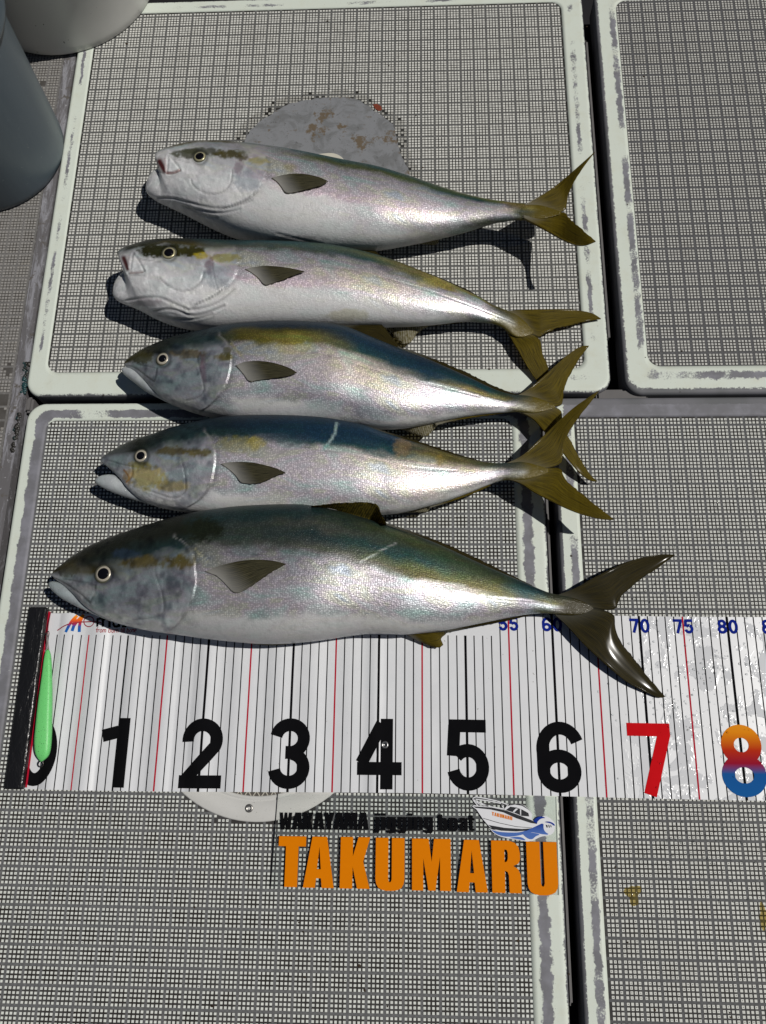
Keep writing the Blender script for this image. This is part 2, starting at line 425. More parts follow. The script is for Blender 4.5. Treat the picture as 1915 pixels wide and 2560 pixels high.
# gutter ledges seen in the joints
def boxv(x0, x1, y0, y1, z0, z1):
    return [(x0, y0, z0), (x1, y0, z0), (x1, y1, z0), (x0, y1, z0), (x0, y0, z1), (x1, y0, z1), (x1, y1, z1), (x0, y1, z1)]
BOXF = [(4, 5, 6, 7), (0, 1, 5, 4), (1, 2, 6, 5), (2, 3, 7, 6), (3, 0, 4, 7), (3, 2, 1, 0)]
for b in [(28.85, 29.5, 24, 73.5, -5, -1.2), (19.85, 20.35, -53, 13.5, -5, -1.0), (27.0, 33.5, 14.2, 16.6, -5, -.75), (-47.2, -46.2, 14.0, 16.2, -5, -1.0)]:
    o = mobj('gutter_ledge', boxv(*b), BOXF, M_LEDGE); bm = bmesh.new(); bm.from_mesh(o.data)
    bmesh.ops.bevel(bm, geom=bm.edges[:], offset=.003, segments=2, affect='EDGES'); bm.to_mesh(o.data); bm.free(); tag(o, kind='structure')

def poly_mesh(polys, z0, z1, name='poly'):
    """filled outlines (first outer, rest holes), extruded from z0 to z1; cm"""
    cu = bpy.data.curves.new(name, 'CURVE'); cu.dimensions = '2D'; cu.fill_mode = 'BOTH'; cu.extrude = abs(z1-z0)/2*.01
    for pl in polys:
        sp = cu.splines.new('POLY'); sp.points.add(len(pl)-1); sp.use_cyclic_u = True
        for q, pt in zip(sp.points, pl): q.co = (pt[0]*.01, pt[1]*.01, 0, 1)
    o = bpy.data.objects.new(name, cu)
    me = bpy.data.meshes.new_from_object(o)
    bpy.data.objects.remove(o); bpy.data.curves.remove(cu)
    v = np.empty(len(me.vertices)*3); me.vertices.foreach_get('co', v); v = v.reshape(-1, 3); v[:, 2] += (z0+z1)/2*.01
    me.vertices.foreach_set('co', v.ravel()); me.update()
    return me
def polyobj(name, polys, z0, z1, mat, parent=None):
    me = poly_mesh(polys, z0, z1, name); me.materials.clear(); me.materials.append(mat)
    o = bpy.data.objects.new(name, me); COL.objects.link(o)
    if parent is not None:
        o.parent = parent; pl = Vector(parent.location)
        if parent.parent: pl = pl+parent.parent.location
        me.transform(Matrix.Translation(-pl))
    return o

# scraped repair patch on the big hatch
def m_patch():
    n = N('patch_filler'); pos = n.pos()
    a = n.noise(pos, 30, 5, .7, .8); b = n.noise(n.mapv(pos, (40, 110, 40)), 1, 4, .7, .6); c = n.noise(pos, 220, 4, .75, 1.0)
    e = n.noise(n.mapv(pos, (160, 30, 60)), 1, 4, .75, 1.2)
    col = n.mix(n.step(a, .45, .62), (.205, .212, .225), (.15, .155, .16))
    col = n.mix(n.step(c, .60, .68), col, (.085, .085, .085))
    col = n.mix(n.math('MULTIPLY', n.step(b, .60, .70), n.step(e, .42, .58)), col, (.115, .085, .05))
    col = n.mix(n.math('MULTIPLY', n.step(n.noise(pos, 17, 5, .75), .56, .62), .9), col, (.115, .082, .045))
    n.p(Base_Color=col, Roughness=.55, Normal=n.bump(c, .4, .0004)); return n.m
pw = np.array(PATCHW); pw2 = []
for q in smooth_poly(np.vstack([pw, pw[:1]]), 150, it=2)[:-1]:
    k = 1+.03*(random.random()-.5); c0 = pw.mean(0); pw2.append(tuple(c0+(q-c0)*k))
po = polyobj('repair_patch', [pw2], -.09, .035, m_patch())
tag(po, 'grey scraped round repair patch on the hatch behind the topmost fish', 'patch')
spot = [P(x, y)[:2] for x, y in [(745, 395), (770, 389), (800, 385), (830, 382), (848, 388), (860, 398), (866, 412), (850, 425), (800, 420), (760, 405)]]
so2 = polyobj('bare_spot', [smooth_poly(np.array(spot+spot[:1]), 40)[:-1].tolist()], .02, .045, simple('bare_gelcoat', (.55, .53, .45), .6), None)
so2.parent = po; so2['label'] = 'cream bare spot in the grey patch'
rust = polyobj('rust_fleck', [[P(*q)[:2] for q in [(932, 262), (942, 260), (953, 266), (955, 275), (947, 278), (938, 272)]]], .02, .05, simple('rust', (.18, .04, .02), .6, var=.5, sc=300), None)
rust.parent = po

# ------------------------------------------------------------------ round deck plate under the ruler
dr = empty('round_deck_plate', (DRC[0], DRC[1], 0)); tag(dr, 'round white plastic deck plate with mesh, mostly under the ruler sheet', 'deck plate')
M_PLATE = N('aged_plastic')
_s = M_PLATE.noise(M_PLATE.pos(), 500, 4, .7); _d = M_PLATE.noise(M_PLATE.pos(), 40, 4, .6)
M_PLATE.p(Base_Color=M_PLATE.mix(M_PLATE.step(_s, .64, .70), M_PLATE.mix(_d, (.60, .60, .58), (.50, .495, .47)), (.10, .09, .08)), Roughness=.5); M_PLATE = M_PLATE.m
def lathe(prof, cx, cy, n=96):
    V = []; 
    for r, z in prof:
        V += [(cx+r*math.cos(2*math.pi*k/n), cy+r*math.sin(2*math.pi*k/n), z) for k in range(n)]
    return V, gridfaces(len(prof), n, True)
V, F = lathe([(13.4, -.08), (13.4, .05), (13.25, .10), (11.35, .11), (11.25, .02), (11.1, .02), (11.0, .10), (10.75, .08), (10.7, -.03)], *DRC)
mobj('ring', V, [f[::-1] for f in F], M_PLATE, dr, True)
gv, gf = [], []
def bar(a, b, wd, z0, z1, V, F):
    a = np.array(a); b = np.array(b); d = (b-a)/np.linalg.norm(b-a); nn = np.array([-d[1], d[0]])*wd/2; c = len(V)
    for z in (z0, z1): V += [(*(a+nn), z), (*(b+nn), z), (*(b-nn), z), (*(a-nn), z)]
    F += [(c+4, c+5, c+6, c+7)[::-1], (c, c+1, c+5, c+4), (c+2, c+3, c+7, c+6)]
for k in range(-24, 25):
    o = k*.8
    for sgn in (1, -1):
        d = np.array([.55, .83*sgn]); d /= np.linalg.norm(d); nn = np.array([-d[1], d[0]])
        if abs(o) > 10.6: continue
        h = math.sqrt(10.7**2-o*o); c = DRC+nn*o
        bar(c-d*h, c+d*h, .12, -.03, .05 if sgn > 0 else .06, gv, gf)
mobj('grille', gv, gf, simple('grille_tan', (.42, .40, .34), .6), dr)
V, F = lathe([(10.7, -.04), (.01, -.04)], *DRC, 48); mobj('grille_backing', V, F, simple('grille_back', (.09, .08, .07), .8), dr)
for ang in (-90-3.5, -20, 40, 90, 150, 200):
    sx, sy = DRC[0]+12.0*math.cos(R_(ang)), DRC[1]+12.0*math.sin(R_(ang))
    V, F = lathe([(.46, .08), (.46, .13), (.36, .19), (.20, .18), (.15, .10), (.01, .09)], sx, sy, 20)
    mobj('screw', V, [f[::-1] for f in F], simple('screw_steel', (.35, .34, .32), .35, .9), dr, True)

# ------------------------------------------------------------------ ruler sheet
SK = [-2, 0, 5, 15, 25, 35, 45, 55, 65, 75, 80, 92]
SXc = [-41.0, -39.35, -34.5, -25.07, -15.05, -5.16, 4.81, 14.82, 24.86, 34.8, 39.8, 51.8]
sX = lambda s: np.interp(s, SK, SXc)
def zr(x):
    x = np.asarray(x, float)
    env = np.clip(1-(x+39)/46, 0, 1)
    z = .24+env*(.24*np.sin((x+38.4)*1.48)+.12*np.sin((x+36)*.78+.6))+.03*np.sin(x*.5)
    z = z+.20*np.exp(-((x+.6)/.9)**2)+.12*np.exp(-((x+14.5)/.8)**2)
    return np.maximum(z, .16)+.16*np.exp(-((x+13.6)/11)**4)
RY0, RY1 = -32.35, -12.45
rul = empty('ruler_sheet', (0, -22, 0)); tag(rul, 'white vinyl fish measuring sheet with numbered centimetre lines under the largest fish', 'ruler')
xs = np.r_[np.arange(-40.2, 6, .16), np.arange(6, 56, .7)]
def ysag(x): return .12*np.cos((np.asarray(x)-5)*.09)
ys = np.linspace(RY0, RY1, 14)
V = [(x, y+ysag(x)-.1, float(zr(x))+.02*math.sin(y*.7+x*.3)*(1 if x < 6 else .3)) for x in xs for y in ys]
def zsheet(x, y): return float(zr(x))+.02*math.sin(y*.7+x*.3)*(1 if x < 6 else .3)
def m_sheet():
    n = N('vinyl_sheet'); pos = n.pos(); s = n.sep(pos)
    d = n.noise(pos, 60, 3); wet = n.math('MULTIPLY', n.step(s[0], .24, .32), n.step(n.noise(pos, 26, 4, .7, .6), .50, .54))
    sp = n.step(n.noise(pos, 260, 2, .4), .765, .785)
    c = n.mix(d, (.63, .645, .67), (.69, .70, .72)); c = n.mix(n.math('MULTIPLY', sp, .7), c, (.25, .24, .22))
    n.p(Base_Color=c, Roughness=n.mix(wet, (.38,)*3, (.07,)*3), Normal=n.bump(n.math('ADD', n.math('MULTIPLY', wet, .6), n.math('MULTIPLY', d, .15)), .5, .0006)); return n.m
mobj('sheet', V, gridfaces(len(xs), 14), m_sheet(), rul, True)
SP = dict(Specular_IOR_Level=.0)
INK = simple('black_ink', (.006, .006, .007), .45, var=.2, **SP); RED = simple('red_ink', (.42, .010, .03), .4, **SP); BLUE = simple('blue_ink', (.008, .02, .22), .4, **SP); REDN = simple('red_numeral', (.55, .008, .012), .4, **SP)
def grad(name, stops, y0, y1):
    n = N(name); s = n.sep(n.pos()); f = n.math('DIVIDE', n.math('SUBTRACT', s[1], y0*.01), (y1-y0)*.01)
    r = n.n('ShaderNodeValToRGB'); n.set(r.inputs[0], f); el = r.color_ramp.elements
    while len(el) < len(stops): el.new(.5)
    for e, (t, c) in zip(el, stops): e.position = t; e.color = (*c, 1)
    n.p(Base_Color=r.outputs[0], Roughness=.4, Specular_IOR_Level=.0); return n.m
def strip(poly, wd, closed=False):
    """stroke of constant width along a polyline -> verts, faces in the plane"""
    q = np.asarray(poly, float); n = len(q); V = []
    for i in range(n):
        a = q[(i-1) % n] if (closed or i > 0) else q[i]; b = q[(i+1) % n] if (closed or i < n-1) else q[i]
        if closed or 0 < i < n-1:
            d1 = q[i]-a; d2 = b-q[i]; d1 /= np.linalg.norm(d1)+1e-9; d2 /= np.linalg.norm(d2)+1e-9
            t = d1+d2; t /= np.linalg.norm(t)+1e-9; k = 1/max(.45, t@d1)
        else:
            t = b-a; t /= np.linalg.norm(t)+1e-9; k = 1
        nn = np.array([-t[1], t[0]])*wd/2*k
        V += [q[i]+nn, q[i]+nn/3, q[i]-nn/3, q[i]-nn]
    F = gridfaces(n, 4)
    if closed: F += [((n-1)*4+j, (n-1)*4+j+1, j+1, j) for j in range(3)]
    return V, F
def arc(cx, cy, rx, ry, a0, a1, n=18):
    return [(cx+rx*math.cos(R_(a)), cy+ry*math.sin(R_(a))) for a in np.linspace(a0, a1, n)]
sub = lambda a, b, n=8: [(a[0]+(b[0]-a[0])*t, a[1]+(b[1]-a[1])*t) for t in np.linspace(0, 1, n)]
T_ = .185
DIG = {
 '0': [(arc(0, .5, .225, .41, 0, 352, 40), True)],
 '1': [(sub((.10, 0), (.10, 1), 12), False), (sub((-.22, .735), (.02, .80), 5), False)],
 '2': [(arc(0, .69, .215, .217, 188, -25, 22)+sub((.14, .53), (-.235, .10), 8)[1:], False), (sub((-.315, .0925), (.315, .0925), 8), False)],
 '3': [(arc(0, .71, .205, .20, 170, -75, 22), False), (arc(0, .295, .215, .205, 80, -172, 24), False), (sub((-.06, .512), (.06, .512), 3), False)],
 '4': [(sub((.10, 0), (.10, 1), 12), False), (sub((.03, .93), (-.27, .36), 9), False), (sub((-.33, .29), (.32, .29), 8), False)],
 '5': [(sub((.27, .91), (-.26, .91), 6), False), (sub((-.19, .92), (-.215, .48), 6), False), (arc(0, .325, .215, .235, 140, -168, 30), False)],
 '6': [(arc(0, .30, .225, .21, 0, 352, 36), True), (arc(.03, .60, .26, .305, 22, 190, 20)+sub((-.225, .52), (-.225, .3), 4)[1:], False)],
 '7': [(sub((-.31, .91), (.31, .91), 8), False), (sub((.225, .86), (-.04, 0), 12), False)],
 '8': [(arc(0, .715, .195, .195, 0, 352, 34), True), (arc(0, .295, .225, .205, 0, 352, 36), True)]}
def numeral(ch, cx, y0, h, wk, mat, parent, lift=.03, name='numeral', th=T_):
    V, F = [], []
    for k, (pl, cl) in enumerate(DIG[ch]):
        v, f = strip([(x*1.03, y) for x, y in pl], th, cl); b = len(V)
        V += [(cx+x*h*wk, y0+y*h, k) for x, y in v]; F += [tuple(i+b for i in q)[::-1] for q in f]
    V = [(x, y+ysag(x)-.1, zsheet(x, y)+lift+.002*k) for x, y, k in V]
    return mobj(name, V, F, mat, parent)
for s_ in range(1, 91):
    x = float(sX(s_)); wd = .28 if s_ % 10 == 0 else .18 if s_ % 10 == 5 else .122
    top = RY1 if s_ > 53 else RY1-2.55
    V = [(x+dx, y+ysag(x)-.1, zsheet(x, y)+.014) for y in np.linspace(RY0, top, 14) for dx in (-wd/2, wd/2)]
    mobj('tick_mark', V, [q[::-1] for q in gridfaces(14, 2)], RED if s_ % 10 == 5 else INK, rul)
G8 = grad('eight_gradient', [(0, (.012, .10, .32)), (.28, (.012, .09, .30)), (.42, (.28, .01, .03)), (.6, (.45, .03, .01)), (.85, (.72, .24, .01)), (1, (.75, .28, .02))], -32.0, -24.3)
for k in range(9):
    numeral(str(k), float(sX(10*k))+(-.15 if k == 1 else 0.25 if k == 4 else .05 if k else .35), -32.0, 7.55, .98, G8 if k == 8 else REDN if k == 7 else INK, rul)
for v in range(55, 90, 5):
    x = float(sX(v))
    for j, ch in enumerate(str(v)): numeral(ch, x+(-.62 if j == 0 else .62), -14.38, 1.62, .98, BLUE, rul, th=.2, name='small_numeral')
# end bar and its seam
def rbar(x0, x1, y0, y1, z0, z1, mat, name, parent, bev=.3, seg=4):
    o = mobj(name, boxv(x0, x1, y0, y1, z0, z1), BOXF, mat, parent)
    bm = bmesh.new(); bm.from_mesh(o.data); bmesh.ops.recalc_face_normals(bm, faces=bm.faces[:])
    bmesh.ops.bevel(bm, geom=bm.edges[:], offset=bev*.01, segments=seg, affect='EDGES', profile=.5)
    bm.to_mesh(o.data); bm.free(); o.data.polygons.foreach_set('use_smooth', [True]*len(o.data.polygons)); return o
mb = N('black_vinyl'); h = mb.noise(mb.mapv(mb.pos(), (60, 25, 40)), 1.6, 4, .6, .4)
mb.p(Base_Color=(.010, .010, .011), Roughness=.28, Normal=mb.bump(h, .6, .004))
o = rbar(-41.95, -39.75, -32.55, -12.0, .12, 1.0, mb.m, 'end_bar', rul, .25)
mobj('red_seam', [(-39.7, RY0, .42), (-39.5, RY0, .42), (-39.5, RY1, .42), (-39.7, RY1, .42)], [(0, 1, 2, 3)], RED, rul)
# printed maker's mark
GM = grad('mark_gradient', [(0, (.01, .12, .42)), (.30, (.03, .08, .35)), (.5, (.42, .02, .05)), (.75, (.75, .12, .02)), (1, (.85, .28, .02))], -14.75, -13.0)
def onsheet(V, lift): return [(x, y, zsheet(x, y)+lift) for x, y in V]
def ink_strokes(name, strokes, wd, mat, lift=.03):
    V, F = [], []
    for pl, cl in strokes:
        q = [tuple(P(120+x/5.172, 1515+y/5.172, .3)[:2]) for x, y in pl]
        v, f = strip(resample(np.array(q), 16) if not cl else q, wd, cl); b = len(V); V += [tuple(a) for a in v]; F += [tuple(i+b for i in g) for g in f]
    o = mobj(name, onsheet(V, lift), F, mat, rul)
    bm = bmesh.new(); bm.from_mesh(o.data); bmesh.ops.recalc_face_normals(bm, faces=bm.faces[:]); bm.to_mesh(o.data); bm.free(); return o
ink_strokes('emblem', [([(235, 340), (270, 270), (310, 200), (350, 150), (380, 125)], 0), ([(315, 325), (335, 260), (380, 190), (455, 110)], 0), ([(355, 145), (350, 190), (330, 250)], 0), ([(400, 335), (402, 270), (415, 190), (455, 112)], 0)], .34, GM)
ink_strokes('emblem_swash', [([(115, 315), (180, 275), (260, 240), (420, 205), (600, 200), (700, 222)], 0)], .13, simple('mark_red', (.30, .02, .04), .4), .034)
ink_strokes('emblem_ring', [([(528+70*math.cos(a), 200+66*math.sin(a)) for a in np.linspace(0, 6.28, 33)[:-1]], 1)], .11, simple('mark_red2', (.30, .02, .04), .4), .036)
ink_strokes('wordmark', [([(645, 270), (648, 160)], 0), ([(650, 185), (680, 162), (710, 170), (718, 200), (716, 272)], 0), ([(722, 185), (750, 165), (785, 172), (795, 200), (793, 274)], 0),
    ([(850, 190), (840, 235), (860, 265), (895, 262), (915, 235)], 0), ([(918, 180), (915, 268)], 0), ([(850, 190), (875, 172), (915, 178)], 0), ([(950, 262), (1010, 258)], 0)], .26, INK)
def small_word(word, x, y, h, mat, name, slant=.15, sp=1.0):
    L = {'f': [[(.35, 1), (.15, .95), (.1, .8), (.1, 0)], [(-.1, .62), (.35, .62)]], 'r': [[(0, 0), (0, .65)], [(0, .45), (.15, .63), (.35, .62)]],
         'o': [arc(.22, .32, .2, .31, 0, 360, 16)], 'm': [[(0, 0), (0, .65)], [(0, .5), (.15, .65), (.28, .55), (.28, 0)], [(.28, .5), (.43, .65), (.56, .55), (.56, 0)]],
         'b': [[(0, 0), (0, 1)], arc(.2, .32, .2, .31, 180, -180, 16)], 'a': [arc(.2, .32, .2, .31, 0, 360, 16), [(.4, .63), (.4, 0)]],
         'n': [[(0, 0), (0, .65)], [(0, .5), (.2, .65), (.36, .55), (.36, 0)]], 't': [[(.1, .95), (.1, .1), (.25, 0)], [(-.08, .65), (.3, .65)]],
         'i': [[(0, 0), (0, .65)], [(0, .82), (0, .95)]], 'l': [[(0, 0), (0, 1)]], 'e': [arc(.2, .32, .2, .31, 0, 300, 16), [(0, .34), (.4, .34)]]}
    W_ = {'f': .4, 'r': .42, 'o': .6, 'm': .74, 'b': .58, 'a': .58, 'n': .54, 't': .4, 'i': .2, 'l': .2, 'e': .58, ' ': .35}
    st = []; cx = 0
    for ch in word:
        for pl in L.get(ch, []): st.append(([(x+(cx+a+slant*b)*h*sp, y-b*h-(cx*h*sp)*.012) for a, b in pl], 0))
        cx += W_[ch]
    return ink_strokes(name, st, .075, mat)
small_word('from born till bone', 628, 345, 62, simple('motto_red', (.33, .03, .04), .4), 'motto', sp=.98)
# metal eyelet on the 4
V, F = lathe([(.42, .42), (.42, .47), (.3, .5), (.2, .47), (.16, .40), (.01, .40)], P(962, 1862, .4)[0], P(962, 1862, .4)[1], 20)
mobj('eyelet', V, [f[::-1] for f in F], simple('eyelet_steel', (.3, .3, .3), .3, .9), rul, True)

# ------------------------------------------------------------------ clear sign with raised letters
sg = empty('clear_sign', (4, -37, 0)); tag(sg, 'clear acrylic name plate with large orange and small black letters below the ruler', 'sign')
PZ0, PZ1 = .04, .22
def m_clear():
    n = N('clear_acrylic'); tr = n.n('ShaderNodeBsdfTransparent'); tr.inputs[0].default_value = (.955, .965, .965, 1)
    gl = n.n('ShaderNodeBsdfGlossy'); gl.inputs['Roughness'].default_value = .06
    fr = n.n('ShaderNodeFresnel'); fr.inputs['IOR'].default_value = 1.4
    mx = n.n('ShaderNodeMixShader'); n.set(mx.inputs[0], n.math('MULTIPLY', fr.outputs[0], .8)); n.set(mx.inputs[1], tr.outputs[0]); n.set(mx.inputs[2], gl.outputs[0])
    n.set(n.out.inputs[0], mx.outputs[0]); return n.m
M_CLEAR = m_clear()
pl4 = [P(x, y, PZ1)[:2] for x, y in [(676, 2222), (1398, 2238), (1392, 1992), (694, 1985)]]
polyobj('plate', [[tuple(q) for q in pl4]], PZ0, PZ1, M_CLEAR, sg)
e0, e1 = np.array(pl4[0]), np.array(pl4[3])
for a, b in ((pl4[0], pl4[3]),):
    V, F = [], []; bar(a, b, .07, PZ0-.01, PZ1+.005, V, F); mobj('plate_edge', V, F, simple('edge_dark', (.03, .03, .032), .3), sg)
GL = {
 'T': [[(0, 1), (1, 1), (1, .8), (.73, .8), (.73, 0), (.27, 0), (.27, .8), (0, .8)]],
 'A': [[(0, 0), (.26, 1), (.74, 1), (1, 0), (.61, 0), (.58, .185), (.42, .185), (.39, 0)], [(.435, .36), (.565, .36), (.5, .80)]],
 'K': [[(0, 0), (0, 1), (.42, 1), (.42, .62), (.60, 1), (1, 1), (.77, .52), (1, 0), (.58, 0), (.42, .42), (.42, 0)]],
 'U': [[(0, 1), (.44, 1), (.44, .2), (.465, .155), (.5, .14), (.535, .155), (.56, .2), (.56, 1), (1, 1), (1, .2), (.97, .11), (.9, .04), (.78, 0), (.62, -.02), (.38, -.02), (.22, 0), (.1, .04), (.03, .11), (0, .2)]],
 'M': [[(0, 0), (0, 1), (.43, 1), (.505, .55), (.57, 1), (1, 1), (1, 0), (.72, 0), (.72, .65), (.6, 0), (.42, 0), (.29, .62), (.29, 0)]],
 'R': [[(0, 0), (0, 1), (.6, 1), (.8, .96), (.92, .88), (.96, .76), (.96, .64), (.9, .56), (.72, .515), (.88, .46), (.96, .36), (.98, .2), (.98, 0), (.58, 0), (.57, .33), (.53, .40), (.44, .42), (.44, 0)], [(.44, .58), (.52, .60), (.55, .66), (.55, .76), (.52, .82), (.44, .83)]],
 'W': [[(0, 1), (.25, 1), (.33, .42), (.42, 1), (.6, 1), (.68, .42), (.76, 1), (1, 1), (.86, 0), (.59, 0), (.51, .55), (.42, 0), (.14, 0)]],
 'Y': [[(0, 1), (.38, 1), (.5, .66), (.62, 1), (1, 1), (.72, .40), (.72, 0), (.28, 0), (.28, .40)]],
 'j': [[(.1, .78), (1, .78), (1, -.05), (.85, -.17), (-.1, -.18), (-.1, -.03), (.1, -.02)], [(.1, .85), (1, .85), (1, 1), (.1, 1)]],
 'i': [[(0, 0), (1, 0), (1, .78), (0, .78)], [(0, .85), (1, .85), (1, 1), (0, 1)]],
 'g': [[(0, .2), (.12, .05), (.5, .06), (.52, -.04), (.05, -.02), (.02, -.14), (.3, -.2), (.85, -.18), (1, -.06), (1, .78), (.55, .78), (.52, .73), (.3, .80), (.08, .75), (0, .6)], [(.45, .18), (.57, .18), (.57, .64), (.45, .64)]],
 'n': [[(0, 0), (.42, 0), (.42, .62), (.57, .62), (.57, 0), (1, 0), (1, .64), (.92, .78), (.6, .8), (.43, .72), (.42, .78), (0, .78)]],
 'b': [[(0, 0), (.42, 0), (.45, .05), (.7, -.02), (.95, .05), (1, .2), (1, .6), (.93, .76), (.7, .8), (.43, .73), (.43, 1), (0, 1)], [(.44, .14), (.56, .14), (.56, .64), (.44, .64)]],
 'o': [[(0, .2), (.08, .04), (.3, -.02), (.7, -.02), (.92, .04), (1, .2), (1, .6), (.92, .75), (.7, .8), (.3, .8), (.08, .75), (0, .6)], [(.43, .14), (.57, .14), (.57, .64), (.43, .64)]],
 'a': [[(0, .2), (.1, .02), (.35, -.02), (.55, .06), (.58, 0), (1, 0), (1, .6), (.9, .76), (.5, .8), (.12, .75), (0, .62), (0, .5), (.4, .5), (.4, .62), (.58, .64), (.58, .5), (.1, .4), (0, .3)], [(.42, .14), (.57, .14), (.57, .38), (.42, .32)]],
 't': [[(.25, .95), (.72, .95), (.72, .78), (1, .78), (1, .64), (.72, .64), (.72, .14), (1, .13), (1, 0), (.4, 0), (.25, .1), (.25, .64), (0, .64), (0, .78), (.25, .78)]]}
M_OR = simple('orange_letter', (.70, .195, .001), .45, var=.04, sc=300, Specular_IOR_Level=.03); M_BK = simple('black_letter', (.005, .005, .006), .35, Specular_IOR_Level=.03)
def letters(word, boxes, y_top, y_bot, mat, z0, z1, parent):
    for ch, (x0, x1), yt, yb in zip(word, boxes, y_top, y_bot):
        a = P(x0, yb, z1); b = P(x1, yb, z1); c = P((x0+x1)/2, yt, z1)
        wd = b[0]-a[0]; h = c[1]-(a[1]+b[1])/2
        polys = [[(a[0]+wd*x, a[1]+h*y) for x, y in pl] for pl in GL[ch]]
        polyobj('letter', polys, z0, z1, mat, parent)
letters('TAKUMARU', [(692, 761), (757, 834), (849, 924), (938, 1011), (1030, 1128), (1142, 1220), (1231, 1306), (1320, 1397)],
        [2090, 2091, 2092, 2094, 2096, 2099, 2101, 2104], [2217, 2219, 2221, 2224, 2226, 2230, 2232, 2235], M_OR, PZ1+.003, PZ1+.17, sg)
ww = [('W', 34), ('A', 30), ('K', 28), ('A', 30), ('Y', 28), ('A', 30), ('M', 36), ('A', 30)]
bx = []; x = 698
for ch, wd in ww: bx.append((x, x+wd)); x += wd+(1.5 if ch in 'WMK' else -1.5)
k = 922-698; tot = bx[-1][1]-698; bx = [(698+(a-698)*k/tot, 698+(b-698)*k/tot) for a, b in bx]
letters('WAKAYAMA', bx, [2031]*8, [2074]*8, M_BK, PZ1+.003, PZ1+.03, sg)
letters('jigging', [(936, 949), (952, 964), (967, 990), (993, 1016), (1019, 1031), (1034, 1057), (1060, 1083)], [2033+.06*i for i in range(7)], [2075]*7, M_BK, PZ1+.003, PZ1+.03, sg)
letters('boat', [(1096, 1119), (1122, 1145), (1148, 1170), (1171, 1187)], [2036]*4, [2077]*4, M_BK, PZ1+.003, PZ1+.03, sg)
# boat emblem
em = lambda pts, z: [tuple(P(1160+x/6.896, 1960+y/6.896, z)[:2]) for x, y in pts]
def emb(name, pts, mat, lay, sm=True, holes=()):
    z = PZ1+.003+.012*lay; q = em(pts, z)
    if sm: q = [tuple(a) for a in smooth_poly(np.array(q+q[:1]), 70, it=2)[:-1]]
    return polyobj(name, [q]+[em(h, z) for h in holes], z, z+.011 if lay else z+.011, mat, sg)
M_EW = simple('print_white', (.70, .71, .74), .4, var=.04); M_EB = simple('print_black', (.01, .011, .016), .4)
M_WV = grad('wave_blue', [(0, (.08, .16, .45)), (.4, (.012, .035, .26)), (1, (.02, .05, .30))], -36.2, -33.6)
emb('boat_hull', [(140, 385), (170, 365), (480, 400), (700, 445), (740, 385), (800, 350), (960, 335), (1060, 385), (1150, 470), (1180, 520), (1165, 600), (1200, 640), (1280, 690), (1180, 770), (960, 830), (720, 830), (560, 800), (440, 740), (330, 610), (215, 440)], M_EW, 1, False)
emb('sheer_stripe', [(160, 385), (480, 405), (720, 455), (900, 520), (1180, 630), (1265, 690), (1150, 672), (900, 590), (680, 490), (460, 440), (200, 412)], M_EB, 2, False)
emb('cabin_window', [(720, 450), (800, 390), (905, 405), (1010, 445), (1110, 500), (1125, 560), (1000, 550), (870, 495)], M_EB, 2, False)
emb('cabin_roof_line', [(735, 385), (800, 352), (960, 337), (1050, 385), (1115, 440), (1180, 520), (1110, 440), (1000, 375), (880, 355), (800, 368)], M_EB, 3, False)
for q in ([(895, 420), (935, 425), (865, 490), (840, 475)], [(965, 435), (985, 440), (985, 535), (968, 530)]): emb('window_post', q, M_EW, 3, False)
emb('hull_line', [(330, 585), (600, 665), (900, 730), (1170, 752), (1170, 760), (900, 740), (600, 675), (332, 596)], M_EB, 2, False)
emb('boot_stripe', [(415, 705), (700, 755), (1000, 775), (1160, 765), (1080, 805), (900, 818), (640, 805), (500, 775)], M_EB, 2, False)
emb('wave_outline', [(450, 775), (640, 820), (1000, 830), (1200, 720), (1280, 640), (1340, 550), (1420, 550), (1500, 600), (1580, 680), (1570, 730), (1560, 830), (1480, 890), (1330, 900), (1230, 960), (1100, 1000), (940, 965), (760, 940), (600, 900), (500, 840)], M_EW, 0)
emb('wave', [(470, 790), (620, 830), (900, 840), (1030, 820), (1240, 730), (1380, 660), (1365, 760), (1400, 830), (1490, 880), (1330, 865), (1180, 830), (1110, 845), (900, 900), (720, 915), (560, 870)], M_WV, 2)
emb('wave', [(990, 840), (1180, 835), (1330, 870), (1230, 900), (1180, 960), (1090, 940)], M_WV, 3)
emb('wave', [(780, 930), (900, 905), (1010, 920), (1080, 980), (950, 955)], M_WV, 3)
emb('wave', [(1195, 640), (1240, 580), (1330, 550), (1420, 590), (1330, 590), (1260, 650), (1265, 690), (1225, 670)], M_WV, 2)
emb('wave', [(1390, 655), (1450, 640), (1540, 670), (1575, 715), (1550, 722), (1500, 680), (1440, 668)], M_WV, 3)
for q in ([(1410, 700), (1440, 710), (1445, 750), (1425, 750)], [(1455, 700), (1475, 715), (1480, 760), (1462, 740)], [(1490, 700), (1510, 725), (1508, 750), (1494, 735)]): emb('spray', q, M_EB, 3, False)
V, F = [], []
for pl in ([(145, 250), (180, 218), (350, 245), (560, 290), (770, 360)], [(200, 262), (420, 290), (640, 335), (680, 378)], [(150, 265), (240, 375)], [(200, 290), (420, 385), (690, 430)], [(640, 325), (700, 445)], [(700, 445), (760, 355)], [(145, 250), (250, 340), (420, 385)]):
    q = em(pl, PZ1+.02); v, f = strip(resample(np.array(q), 10), .10); b = len(V); V += [(*a, PZ1+.02) for a in v]; F += [tuple(i+b for i in g) for g in f]
mobj('bow_rail', V, F, M_EW, sg)
